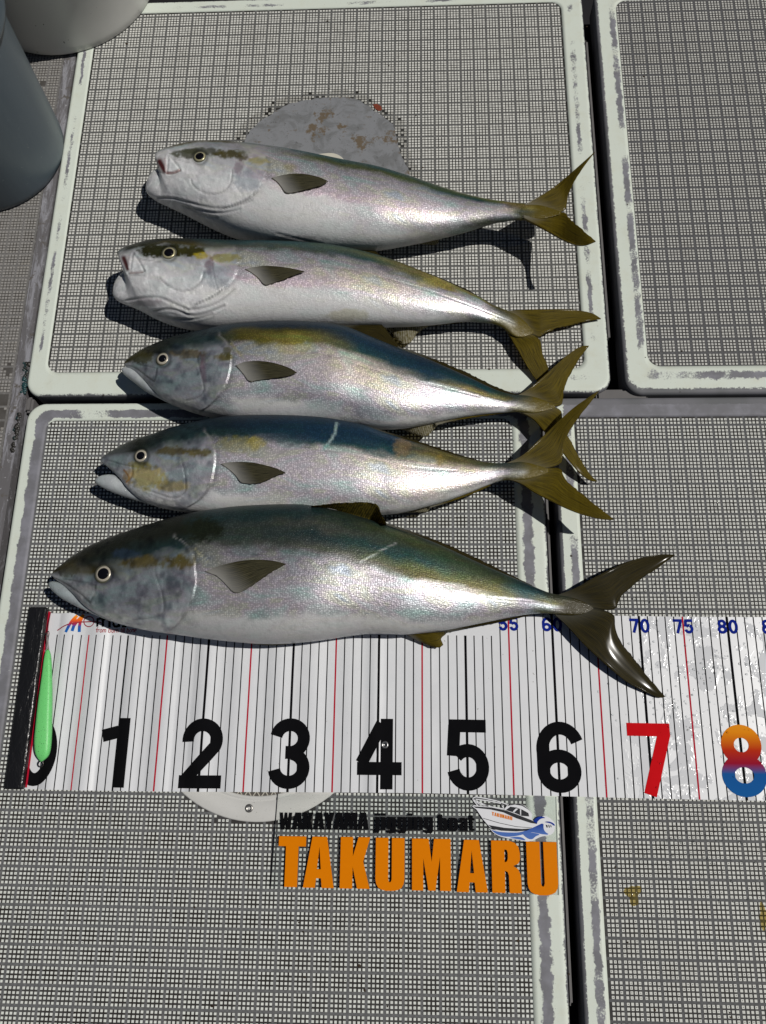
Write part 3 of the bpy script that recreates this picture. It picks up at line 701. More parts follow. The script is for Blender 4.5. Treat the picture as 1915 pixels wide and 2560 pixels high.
# name on the hull
nb = em([(478, 540), (838, 628)], PZ1+.05); A0, A1 = np.array(nb[0]), np.array(nb[1]); dx = (A1-A0)/8; up = np.array([.02, .98])*1.0*.38
for k, ch in enumerate('TAKUMARU'):
    polyobj('hull_letter', [[tuple(A0+dx*(k+.04)+dx*.88*x+up*y*1.0) for x, y in pl] for pl in GL[ch]], PZ1+.034, PZ1+.044, M_OR, sg)

# ------------------------------------------------------------------ green jig
jg = empty('fishing_jig', (-38.6, -23, 0)); tag(jg, 'bright green metal fishing jig lying along the black ruler end', 'lure')
def loft(top, bot, zc, wf, n=40, m=24, pw=1.0, dens=None):
    T3 = smooth_poly(top, n, dens); B3 = smooth_poly(bot, n, dens); V = []
    for i in range(n):
        t = i/(n-1); z = float(np.interp(t, *zip(*zc))); a = P(*T3[i], z); b = P(*B3[i], z); c = (a+b)/2; d = (a-b)/2
        h = np.linalg.norm(d); wz = h*float(np.interp(t, *zip(*wf)))
        for j in range(m):
            ph = 2*math.pi*j/m; cs, sn = math.cos(ph), math.sin(ph)
            V.append(c+d*math.copysign(abs(cs)**pw, cs)+np.array([0, 0, wz*math.copysign(abs(sn)**pw, sn)]))
    V = np.array(V); k = len(V)
    V = np.vstack([V, V[:m].mean(0), V[-m:].mean(0)])
    F = gridfaces(n, m, True)+[(k, (j+1) % m, j) for j in range(m)]+[(k+1, (n-1)*m+j, (n-1)*m+(j+1) % m) for j in range(m)]
    return V, F
ml = N('jig_paint'); jn = ml.noise(ml.pos(), 900, 2); 
ml.p(Base_Color=ml.mix(ml.step(jn, .66, .70), (.16, .62, .18), (.02, .035, .02)), Roughness=.42, Normal=ml.bump(jn, .3, .0008))
V, F = loft([(120, 1622), (113, 1630), (106, 1690), (96, 1760), (90, 1820), (87, 1850), (88, 1885), (100, 1903)], [(122, 1622), (128, 1640), (130, 1720), (129, 1800), (128, 1850), (125, 1880), (118, 1895), (103, 1905)],
            [(0, 1.0), (.3, 1.15), (.7, 1.25), (1, 1.1)], [(0, 1), (.2, .75), (1, .55)], 44, 20, .62)
mobj('jig_body', V, F, ml.m, jg, True)
def tube(pts, r, mat, name, parent, n=8, closed=False, smooth=True):
    q = np.asarray(pts, float); V = []; m = len(q)
    for i in range(m):
        t = q[min(i+1, m-1)]-q[max(i-1, 0)] if not closed else q[(i+1) % m]-q[i-1]
        t = t/(np.linalg.norm(t)+1e-9); u = np.cross(t, [0, 0, 1.0]); 
        if np.linalg.norm(u) < 1e-3: u = np.array([1.0, 0, 0])
        u /= np.linalg.norm(u); v = np.cross(u, t); rr = r[i] if hasattr(r, '__len__') else r
        V += [q[i]+(u*math.cos(2*math.pi*k/n)+v*math.sin(2*math.pi*k/n))*rr for k in range(n)]
    F = gridfaces(m, n, True)
    if closed: F += [((m-1)*n+k, (m-1)*n+(k+1) % n, (k+1) % n, k) for k in range(n)]
    return mobj(name, V, F, mat, parent, smooth)
STEEL = simple('wire_steel', (.10, .09, .085), .3, .8)
tube(smooth_poly([P(122, 1625, 1.1), P(119, 1600, 1.3), P(124, 1580, 1.5), P(118, 1577, 1.5), P(116, 1590, 1.4), P(118, 1625, 1.1)], 30), .06, STEEL, 'wire_loop', jg)
ctr = P(102, 1910, 1.0); tube([ctr+np.array([.28*math.cos(a), .32*math.sin(a), .05*math.sin(a)]) for a in np.linspace(0, 6.28, 21)[:-1]], .06, STEEL, 'tail_ring', jg, closed=True)
tube(smooth_poly([P(119, 1585, 1.4), P(121, 1560, 1.2), P(125, 1540, .6), P(127, 1530, .35)], 16), .045, simple('leader', (.25, .03, .05), .4), 'leader_line', jg)

# ------------------------------------------------------------------ buckets
def bucket(name, cx, cy, prof, mat, label):
    o = empty(name, (cx, cy, -.4)); tag(o, label, 'bucket', 'buckets at the upper left')
    V, F = lathe(prof, cx, cy, 128); mobj('wall', V, [f[::-1] for f in F], mat, o, True); return o
nb_ = N('blue_plastic'); s1 = nb_.noise(nb_.mapv(nb_.pos(), (60, 60, 8)), 1, 4, .6); s2 = nb_.noise(nb_.pos(), 160, 4, .7)
nb_.p(Base_Color=nb_.mix(nb_.step(s2, .66, .72), nb_.mix(s1, (.062, .085, .105), (.09, .118, .138)), (.16, .19, .20)), Roughness=.38, Normal=nb_.bump(s2, .15, .0005))
bb = bucket('blue_bucket', -56.9, 54.3, [(9.4, -.35), (10.0, -.35), (10.2, -.1), (10.3, .6), (11.3, 20.5), (11.35, 20.8), (12.2, 20.9), (12.3, 21.3), (12.2, 23.4), (11.9, 23.7), (11.2, 23.7), (11.0, 23.4), (10.0, .8), (.01, .8)], nb_.m,
            'blue grey plastic bucket cut off by the left edge')
nw = N('white_plastic'); s1 = nw.noise(nw.pos(), 20, 4, .6); s2 = nw.noise(nw.pos(), 210, 2, .4)
nw.p(Base_Color=nw.mix(nw.step(s2, .755, .775), nw.mix(s1, (.50, .50, .47), (.58, .58, .55)), (.02, .02, .02)), Roughness=.4)
wb = bucket('white_bucket', -50.2, 85.6, [(13.2, -.35), (13.9, .02), (14.1, .3), (14.15, 1.3), (14.2, 2.0), (15.6, 24), (16.4, 24.2), (16.4, 26), (15.5, 26.2), (14.0, 1.2), (.01, 1.2)], nw.m,
            'white plastic tub at the upper left corner with a red label')
V = []
for i in range(13):
    for zz in (13.6, 15.2, 17, 19.5):
        a = R_(-108+i*2.4-(zz-13.6)*.3); r = 14.2+(zz-2)*1.4/22+.03; V.append((-50.2+r*math.cos(a), 85.6+r*math.sin(a), zz))
mobj('paper_label', V, gridfaces(13, 4), simple('label_red', (.42, .10, .11), .6, var=.3, sc=80), wb, True)

# ------------------------------------------------------------------ fish
def m_skin():
    n = N('fish_skin'); uv = n.uv(); col = n.attr('Col').outputs['Color']; met = n.attr('metal').outputs['Fac']; sca = n.attr('scaly').outputs['Fac']
    vo = n.n('ShaderNodeTexVoronoi', feature='F1'); n.set(vo.inputs['Vector'], n.mapv(uv, (4.0, 4.8, 1))); vo.inputs['Scale'].default_value = 1; vo.inputs['Randomness'].default_value = .55
    d = vo.outputs['Distance']; cr = n.sep(vo.outputs['Color'])
    pos = n.pos()
    irid_tint = n.noise(n.mapv(uv, (.16, .42, 1)), 1.0, 3, .6, .6)  # pastel iridescent sheen painted as a fixed noise tint
    ramp = n.n('ShaderNodeValToRGB'); n.set(ramp.inputs[0], irid_tint); el = ramp.color_ramp.elements
    for k, (t, c) in enumerate([(.30, (.55, .95, .84)), (.42, (.92, .98, 1)), (.52, (1.0, .80, .92)), (.60, (1, .96, .72)), (.70, (.74, .84, 1))]):
        e = el[k] if k < 2 else el.new(t); e.position = t; e.color = (*c, 1)
    c = n.mix(n.math('MULTIPLY', met, 1.25, clamp=True), col, n.mix(1.0, col, ramp.outputs[0], 'MULTIPLY'))
    edge = n.math('MULTIPLY', n.step(d, .32, .62), sca)
    c = n.mix(n.math('MULTIPLY', edge, .42), c, n.mix(1.0, c, (.42, .43, .42), 'MULTIPLY'))
    c = n.mix(n.math('MULTIPLY', n.math('MULTIPLY', n.step(d, .42, .08), sca), .28), c, n.mix(1.0, c, (2.6, 2.6, 2.4), 'MULTIPLY'))
    mot = n.noise(pos, 120, 4, .65)
    c = n.mix(n.math('MULTIPLY', n.step(mot, .45, .75), .30), c, n.mix(1.0, c, (.5, .5, .48), 'MULTIPLY'))
    tilt = n.math('ADD', n.math('MULTIPLY', d, -1.0), n.math('MULTIPLY', n.math('ADD', cr[1], -.5), .5))
    hgt = n.math('MULTIPLY', tilt, sca)
    fine = n.noise(n.mapv(uv, (2.2, 7, 1)), 1.0, 4, .6)
    wet = n.math('MULTIPLY', n.noise(pos, 300, 4, .62, .5), 2.2)
    nb1 = n.bump(n.math('ADD', n.math('MULTIPLY', fine, .8), n.math('MULTIPLY', wet, n.math('SUBTRACT', 1.0, sca))), .22, .0016)
    nb2 = n.bump(hgt, .13, .0010, nb1)
    n.p(Base_Color=c, Metallic=n.math('MULTIPLY', met, 1.0), Roughness=n.math('ADD', .31, n.math('MULTIPLY', n.noise(pos, 70, 3), .12)), Normal=nb2)
    n.set(n.b.inputs['Specular IOR Level'], n.math('ADD', .16, n.math('MULTIPLY', met, .3)))
    n.b.inputs['Coat Roughness'].default_value = .10; n.set(n.b.inputs['Coat Weight'], n.math('ADD', .08, n.math('MULTIPLY', n.math('SUBTRACT', 1.0, sca), .10))); n.set(n.b.inputs['Coat Normal'], n.bump(n.noise(pos, 260, 4, .6, .8), .6, .003))
    n.b.inputs['Subsurface Weight'].default_value = .0
    return n.m
def m_fin(name, c0, c1, ray=60, trans=.10, ax=0, base=None, bw=.42):
    n = N(name); uv = n.uv(); s = n.sep(uv)
    r = n.math('SINE', n.math('MULTIPLY', s[ax], ray*6.283/2))
    f = n.noise(n.mapv(uv, (5, 30, 1) if ax == 1 else (30, 5, 1)), 1, 4, .6)
    c = n.mix(n.step(n.math('ADD', f, n.math('MULTIPLY', r, .10)), .3, .75), c0, c1)
    if base: c = n.mix(n.math('MULTIPLY', n.step(n.math('ADD', s[0], n.math('MULTIPLY', s[1], -.2)), bw, -.10), .9), c, base)
    n.p(Base_Color=c, Roughness=.5, Normal=n.bump(n.math('ADD', r, n.math('MULTIPLY', f, 3.0)), .28, .0005)); n.b.inputs['Specular IOR Level'].default_value = .12; n.b.inputs['Coat Weight'].default_value = .10; n.b.inputs['Coat Roughness'].default_value = .10
    tl = n.n('ShaderNodeBsdfTranslucent'); n.set(tl.inputs[0], n.mix(1.0, c, (1.5, 1.35, .8), 'MULTIPLY'))
    tp = n.n('ShaderNodeBsdfTransparent'); tp.inputs[0].default_value = (.85, .75, .35, 1)
    m1 = n.n('ShaderNodeMixShader'); m1.inputs[0].default_value = .36; n.set(m1.inputs[1], n.b.outputs[0]); n.set(m1.inputs[2], tl.outputs[0])
    m2 = n.n('ShaderNodeMixShader'); m2.inputs[0].default_value = trans; n.set(m2.inputs[1], m1.outputs[0]); n.set(m2.inputs[2], tp.outputs[0])
    n.set(n.out.inputs[0], m2.outputs[0]); return n.m
M_SKIN = m_skin()
M_TAIL = m_fin('tail_fin_skin', (.055, .042, .006), (.20, .15, .012), 60, .14, 1, (.30, .29, .24), .24)
M_TAILD = m_fin('tail_fin_dark', (.016, .014, .005), (.055, .042, .007), 60, .06, 1, (.13, .13, .11), .22)
M_FIN = m_fin('fin_skin', (.035, .032, .010), (.15, .12, .02), 70, .12, 0)
M_PEC = m_fin('pectoral_skin', (.030, .030, .018), (.11, .10, .055), 34, .10, 1, (.46, .46, .45))
M_PALE = m_fin('anal_fin_pale', (.16, .14, .05), (.45, .44, .38), 40, .25, 0)
M_IRIS = simple('iris', (.42, .385, .24), .3, .35, var=.35, sc=500); M_IRISP = simple('iris_pale', (.50, .455, .37), .3, .3, var=.3, sc=500); M_PUP = simple('pupil', (.004, .004, .006), .06)
M_SOCK = simple('eye_socket', (.07, .07, .05), .4)
M_MOUTH = simple('mouth_flesh', (.16, .055, .055), .4, var=.3, sc=120)

PAL = dict(navy=(.010, .022, .036), blue=(.016, .055, .10), teal=(.028, .10, .105), dteal=(.022, .05, .052), tailc=(.10, .076, .010), olive=(.085, .078, .018), yellow=(.34, .31, .07), green=(.105, .13, .05), gold=(.40, .35, .12),
           silver=(.62, .635, .65), dsilver=(.38, .40, .43), warm=(.74, .71, .60), belly=(.55, .56, .56), bellyw=(.62, .625, .62), hgray=(.30, .345, .36), hlight=(.47, .505, .515), hpale=(.68, .69, .69), hdark=(.016, .019, .014), hbrown=(.062, .050, .012), gshad=(.09, .105, .085), pearl=(.84, .77, .81))  # last tone: bright specular band above the belly, painted into the skin
METAL = dict(tailc=.05, navy=.3, blue=.45, teal=.5, dteal=.35, olive=.35, yellow=.5, green=.45, gold=.65, silver=.5, dsilver=.5, warm=.5, belly=.12, bellyw=.08, hgray=.45, hlight=.3, hpale=.1, hdark=.15, hbrown=.15, gshad=.4, pearl=.5)

def seg_dist(p, pl):
    """distance of many 2-d points to a polyline, and the x offset from it at the same height"""
    pl = np.asarray(pl, float); best = np.full(len(p), 1e9)
    for a, b in zip(pl[:-1], pl[1:]):
        d = b-a; t = np.clip(((p-a)@d)/(d@d+1e-9), 0, 1); q = a+t[:, None]*d; best = np.minimum(best, np.linalg.norm(p-q, axis=1))
    return best

def fin_grid(A, B, n, m, zf, thick, mat, name, parent, ragged=0, rag0=0.0):
    """thin fin between two measured edges; zf(t, c) gives its height"""
    a = smooth_poly(A, n, it=2); b = smooth_poly(B, n, it=2); V = []; UV = []
    for sgn in (1, -1):
        for i in range(n):
            for j in range(m):
                t = i/(n-1); c = j/(m-1); px = a[i]*(1-c)+b[i]*c
                if ragged and j == m-1 and n*rag0 < i < n-1:
                    px = px+(a[i]-b[i])/(np.linalg.norm(a[i]-b[i])+1e-6)*random.uniform(0, ragged)
                z = zf(t, c, px); th = thick*(1-.75*c)*(1-.6*t)
                V.append(P(px[0], px[1], z)+np.array([0, 0, sgn*th/2+.010*math.sin(c*17+t*3)*(1-t)])); UV.append((t, c))
    F = [f[::-1] for f in gridfaces(n, m)]+gridfaces(n, m, base=n*m); k = n*m
    edge = [(i*m+m-1) for i in range(n)]; e2 = [i*m for i in range(n)]
    for q in (edge, e2): F += [(q[i], q[i+1], q[i+1]+k, q[i]+k) for i in range(n-1)]
    F += [(j, j+1, j+1+k, j+k) for j in range(m-1)]+[((n-1)*m+j, (n-1)*m+j+1, (n-1)*m+j+1+k, (n-1)*m+j+k) for j in range(m-1)]
    return mobj(name, V, F, mat, parent, True, UV)

def sst(t):
    q = min(1, max(0, (t-.38)/.62)); return q*q*(3-2*q)

def fish(d):
    root = empty('fish', P(*d['at'])); root.location.z = 0
    tag(root, d['label'], 'fish', 'yellow tailed fish laid side by side')
    NU, NV = 300, 108
    t = np.linspace(0, 1, NU); dens = np.where(t < .52, t*.30/.52, .30+(t-.52)*.70/.48)
    dens = dens*(1-.0) ; dens = np.sort(dens)
    T = smooth_poly(d['top'], NU, dens); B = smooth_poly(d['bot'], NU, dens)
    U = dens
    zc = np.interp(U, *zip(*d['z'])); kw = np.interp(U, [0, .06, .2, .45, .7, .86, .94, 1], d.get('k', [.80, .74, .66, .64, .60, .60, .30, .05]))
    ker = np.hanning(21); ker /= ker.sum()
    zc = np.convolve(np.pad(zc, 10, 'edge'), ker, 'valid'); kw = np.convolve(np.pad(kw, 10, 'edge'), ker, 'valid')
    # denser on the side facing up
    ph = np.r_[np.linspace(0, math.pi, 84, endpoint=False), np.linspace(math.pi, 2*math.pi, 24, endpoint=False)]
    At = np.array([P(*T[i], zc[i]) for i in range(NU)]); Bt = np.array([P(*B[i], zc[i]) for i in range(NU)])
    Cn = (At+Bt)/2; Dn = (At-Bt)/2; H = np.linalg.norm(Dn, axis=1)
    Wz = H*kw*.93
    cs = np.cos(ph); sn = np.sin(ph)
    csx = np.sign(cs)*np.abs(cs)**.93; snx = np.sign(sn)*np.abs(sn)**.76
    V = Cn[:, None, :]+Dn[:, None, :]*csx[None, :, None]
    V[:, :, 2] += Wz[:, None]*snx[None, :]
    V[:, :, 2] = np.maximum(V[:, :, 2], .06)
    shp = V.shape
    Uu = np.repeat(U[:, None], NV, 1); vv = np.repeat(((1-csx)/2)[None, :], NU, 0); vis = np.repeat((sn > -.15)[None, :], NU, 0)
    arcl = np.r_[0, np.cumsum(np.linalg.norm(np.diff(Cn, axis=0), axis=1))]
    dV = np.diff(V, axis=1); gir = np.concatenate([np.zeros((NU, 1)), np.cumsum(np.linalg.norm(dV, axis=2), 1)], 1)
    gmid = gir[:, 42:43]
    UVx = np.repeat(arcl[:, None], NV, 1); UVy = gir-gmid
    pix = proj(V.reshape(-1, 3)); pv = pix; 
    vf = vis.ravel()
    # ---- colour along and across the body
    PAL['tailc'] = d.get('tc', (.10, .076, .010)); keys = d['keys']; us = [k[0] for k in keys]
    vq = np.linspace(0, 1, 101); tab = np.zeros((len(keys), 101, 4))
    for i, (_, stops) in enumerate(keys):
        vs = [s[0] for s in stops]
        for c in range(3): tab[i, :, c] = np.interp(vq, vs, [PAL[s[1]][c] for s in stops])
        tab[i, :, 3] = np.interp(vq, vs, [METAL[s[1]] for s in stops])
    nz = fbm(UVx*.55, UVy*.9, d['seed'])-.5; nz2 = fbm(UVx*2.2, UVy*2.6, d['seed']+5)-.5
    vw = np.clip(vv+nz*.10+nz2*.018, 0, 1); uw = np.clip(Uu+nz*.05, 0, 1)
    colr = np.zeros((NU, NV, 4))
    fu = np.interp(uw.ravel(), us, np.arange(len(us))); i0 = np.clip(fu.astype(int), 0, len(us)-2); fr = (fu-i0)
    vi = np.clip((vw.ravel()*100), 0, 99.99); v0 = vi.astype(int); vfr = (vi-v0)[:, None]
    def look(i): return tab[i, v0]*(1-vfr)+tab[i, v0+1]*vfr
    c4 = look(i0)*(1-fr[:, None])+look(i0+1)*fr[:, None]
    col = c4[:, :3]; met = c4[:, 3]
    col = col*d.get('dim', 1.0); scaly = np.clip((met-.10)/.25, .12, 1)
    pt = np.clip((fbm(UVx.ravel()*.28, UVy.ravel()*.5, d['seed']+21)-.40)*2.6, 0, 1)*(met > .5)
    col = col*(1-.42*pt[:, None]*np.array([1.0, .96, .86])); relief = np.zeros(len(col))
    # ---- gill cover: everything ahead of its edge is scaleless head
    g = np.array(d['gill'], float); g = smooth_poly(g, 60); o = np.argsort(g[:, 1])
    gx = np.interp(pv[:, 1], g[o, 1], g[o, 0]); s = pv[:, 0]-gx
    ylo, yhi = g[:, 1].min(), g[:, 1].max()
    wy = np.clip((pv[:, 1]-ylo+14)/14, 0, 1)*np.clip((yhi+6-pv[:, 1])/10, 0, 1)
    head = 1/(1+np.exp(np.clip(s/4.0, -30, 30)))
    scaly *= 1-head
    gd = seg_dist(pv, g)
    relief += np.where(s <= 0, .11*np.exp(s/22.0), 0)*wy*vf
    relief -= .10*np.exp(-((s-4)/4.5)**2)*wy*vf
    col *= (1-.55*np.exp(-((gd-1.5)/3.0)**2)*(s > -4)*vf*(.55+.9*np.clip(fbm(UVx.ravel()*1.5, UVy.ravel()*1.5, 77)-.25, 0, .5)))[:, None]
    met *= 1-.35*head*0
    rim_highlight = np.exp(-((s+4)/3.5)**2)*wy*vf; col = col*(1-.35*rim_highlight[:, None])+np.array([.42, .44, .45])*.35*rim_highlight[:, None]  # thin highlight along the gill edge, put into the colour
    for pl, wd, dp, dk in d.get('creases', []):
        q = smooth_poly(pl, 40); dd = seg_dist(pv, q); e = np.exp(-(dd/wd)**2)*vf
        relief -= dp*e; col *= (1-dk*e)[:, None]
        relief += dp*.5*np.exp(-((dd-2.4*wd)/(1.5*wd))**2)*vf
    for pl, wd, c, k in d.get('strokes', []):
        dd = seg_dist(pv, smooth_poly(pl, 30)); e = (np.clip(1.4-dd/wd, 0, 1)*k*vf)[:, None]; col = col*(1-e)+np.array(c)*e
    for (bx, by, rx, ry, c, k) in d.get('blobs', []):
        q = ((pv[:, 0]-bx)/rx)**2+((pv[:, 1]-by)/ry)**2
        e = (np.clip((1.35-q-(nz2.ravel()*1.7))/.8, 0, 1)*k*vf)[:, None]; col = col*(1-e)+np.array(c)*e; met = met*(1-e[:, 0]*.6)
    # head mottling, only where the head is
    mm = (head*np.clip((fbm(UVx.ravel()*1.1, UVy.ravel()*1.1, d['seed']+9)-.48)*3.2, 0, 1)*d.get('mot', .62)*vf)[:, None]
    col = col*(1-.85*mm*np.array([1, .98, .90]))
    mh = (head*np.clip((fbm(UVx.ravel()*2.2+9, UVy.ravel()*2.2, d['seed']+19)-.55)*4, 0, 1)*.45*vf)[:, None]
    col = col*(1-mh)+col*1.6*mh
    relief += head*vf*(.07*(fbm(UVx.ravel()*1.1, UVy.ravel()*1.1, d['seed']+3)-.5)+.03*(fbm(UVx.ravel()*4, UVy.ravel()*3, d['seed']+4)-.5))
    # eye socket
    ex, ey, er = d['eye']; ed = np.hypot(pv[:, 0]-ex, pv[:, 1]-ey)
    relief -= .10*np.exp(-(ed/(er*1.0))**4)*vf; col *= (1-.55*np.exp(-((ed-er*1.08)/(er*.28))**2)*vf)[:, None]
    # push along the surface normal (approximated by the ellipse normal)
    nrm = Dn[:, None, :]/(H[:, None, None]**2+1e-6)*csx[None, :, None]+np.array([0, 0, 1.0])*(snx[None, :]/(Wz[:, None]+1e-6))[:, :, None]
    nrm /= np.linalg.norm(nrm, axis=2, keepdims=True)+1e-9
    taper = np.minimum(1, H/2.2)
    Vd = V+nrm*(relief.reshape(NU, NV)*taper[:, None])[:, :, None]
    base = V.reshape(-1, 3)
    Vf = Vd.reshape(-1, 3)
    F = gridfaces(NU, NV, True)
    k = len(Vf); Vall = np.vstack([Vf, Vf[:NV].mean(0), Vf[-NV:].mean(0)])
    F += [(k, (j+1) % NV, j) for j in range(NV)]+[(k+1, (NU-1)*NV+j, (NU-1)*NV+(j+1) % NV) for j in range(NV)]
    F = [f[::-1] for f in F]
    ext = lambda a: np.concatenate([a, a[:1], a[-1:]])
    C4 = np.c_[np.clip(col, 0, 1), np.ones(len(col))]
    uv = np.c_[UVx.ravel(), UVy.ravel()]
    C4, met, scaly, uv = ext(C4), ext(met), ext(scaly), ext(uv)
    # jaws are part of the same skin
    for jt, jb, jz, jw, jc, jm in d.get('jaws', []):
        jv, jf = loft(jt, jb, jz, jw, 40, 28, .95); b = len(Vall); kk = len(jv)
        q = proj(jv); tt = np.clip((q[:, 0]-q[:, 0].min())/(np.ptp(q[:, 0])+1e-6), 0, 1)
        up = np.array([PAL[c] if isinstance(c, str) else c for c in jc], float)
        cc = up[0]*(1-tt[:, None])+up[1]*tt[:, None]
        cc = cc*(.85+.3*fbm(jv[:, 0]*2, jv[:, 1]*2, d['seed'])[:, None])
        Vall = np.vstack([Vall, jv]); F += [tuple(i+b for i in f[::-1]) for f in jf]
        C4 = np.vstack([C4, np.c_[cc, np.ones(kk)]]); met = np.r_[met, np.full(kk, jm)]; scaly = np.r_[scaly, np.zeros(kk)]; uv = np.vstack([uv, jv[:, :2]])
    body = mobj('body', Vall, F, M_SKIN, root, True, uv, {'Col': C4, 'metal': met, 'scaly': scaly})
    bvh = BVHTree.FromPolygons([tuple(v) for v in Vall], F)
    def hit(px, py):
        dr_ = RX*((px-PCX)/FPX)+RY*((py-PCY)/FPX)+RZ
        r = bvh.ray_cast(Vector(CAMP), Vector(dr_).normalized())
        return (np.array(r[0]), np.array(r[1])) if r[0] is not None else (None, None)
    # ---- eye
    c0, nn = hit(ex, ey)
    if c0 is not None:
        nn = np.array([0, 0, 1.0])*.75+nn*.5*np.sign(nn[2]); nn /= np.linalg.norm(nn)
        u1 = np.cross(nn, [0, 1, 0]); u1 /= np.linalg.norm(u1); u2 = np.cross(nn, u1)
        rr = er/22.0*(1 if ey > 800 else 1.07); pr = d['pupil']/22.0*(1 if ey > 800 else 1.07)
        def disc(prof, nm, mat, par):
            V2 = []
            for r, z in prof: V2 += [c0+nn*z+(u1*math.cos(a)+u2*math.sin(a))*r for a in np.linspace(0, 2*math.pi, 40, endpoint=False)]
            return mobj(nm, V2, gridfaces(len(prof), 40, True), mat, par, True)
        e = disc([(rr*1.22, -.15), (rr*1.12, .06), (rr*1.0, .12), (rr*.92, .09)], 'eye', M_SOCK, root)
        disc([(rr*.97, -.05), (rr*.95, .10), (rr*.86, .16), (pr*1.15, .19), (pr*.98, .19), (pr*.9, .15)], 'iris', M_IRIS if ey < 800 else M_IRISP, e)
        disc([(pr*1.03, .15), (pr*1.0, .225), (pr*.8, .30), (pr*.45, .345), (.001, .36)], 'pupil', M_PUP, e)
    # ---- pectoral fin lying on the flank
    pa, pb = d['pec']
    def zpec(t, c, px):
        h_, _ = hit(px[0], px[1]); z = (h_[2] if h_ is not None else zc.mean())
        return z+.10+.35*t*(1-.3*c)
    fin_grid(pa, pb, 26, 12, zpec, .16, M_PEC, 'pectoral_fin', root, ragged=3)
    # ---- tail
    tz = d['tailz']
    up_out, up_in, lo_out, lo_in = d['tail']
    fin_grid(up_out, up_in, 40, 16, lambda t, c, px: tz[0]+(tz[1]-tz[0])*sst(t)+(.25*c*(1-c)), .42, d.get('tmat', M_TAIL), 'tail_fin', root, ragged=5, rag0=.5)
    fin_grid(lo_out, lo_in, 40, 16, lambda t, c, px: tz[0]+(tz[2]-tz[0])*sst(t)+(.25*c*(1-c)), .42, d.get('tmat', M_TAIL), 'tail_fin', root, ragged=5, rag0=.5)
    # ---- other fins
    for nm, A, Bq, z0, z1, mat, rg in d.get('fins', []):
        fin_grid(A, Bq, max(20, int(np.linalg.norm(np.array(A[0])-np.array(A[-1]))/5)), 7, lambda t, c, px: (z0[0]*(1-t)+z0[1]*t)*(1-c)+(z1[0]*(1-t)+z1[1]*t)*c, .14, mat, nm, root, ragged=rg)
    return root

B_ = lambda pts, dx, dy: [(x+dx, y+dy) for x, y in pts]

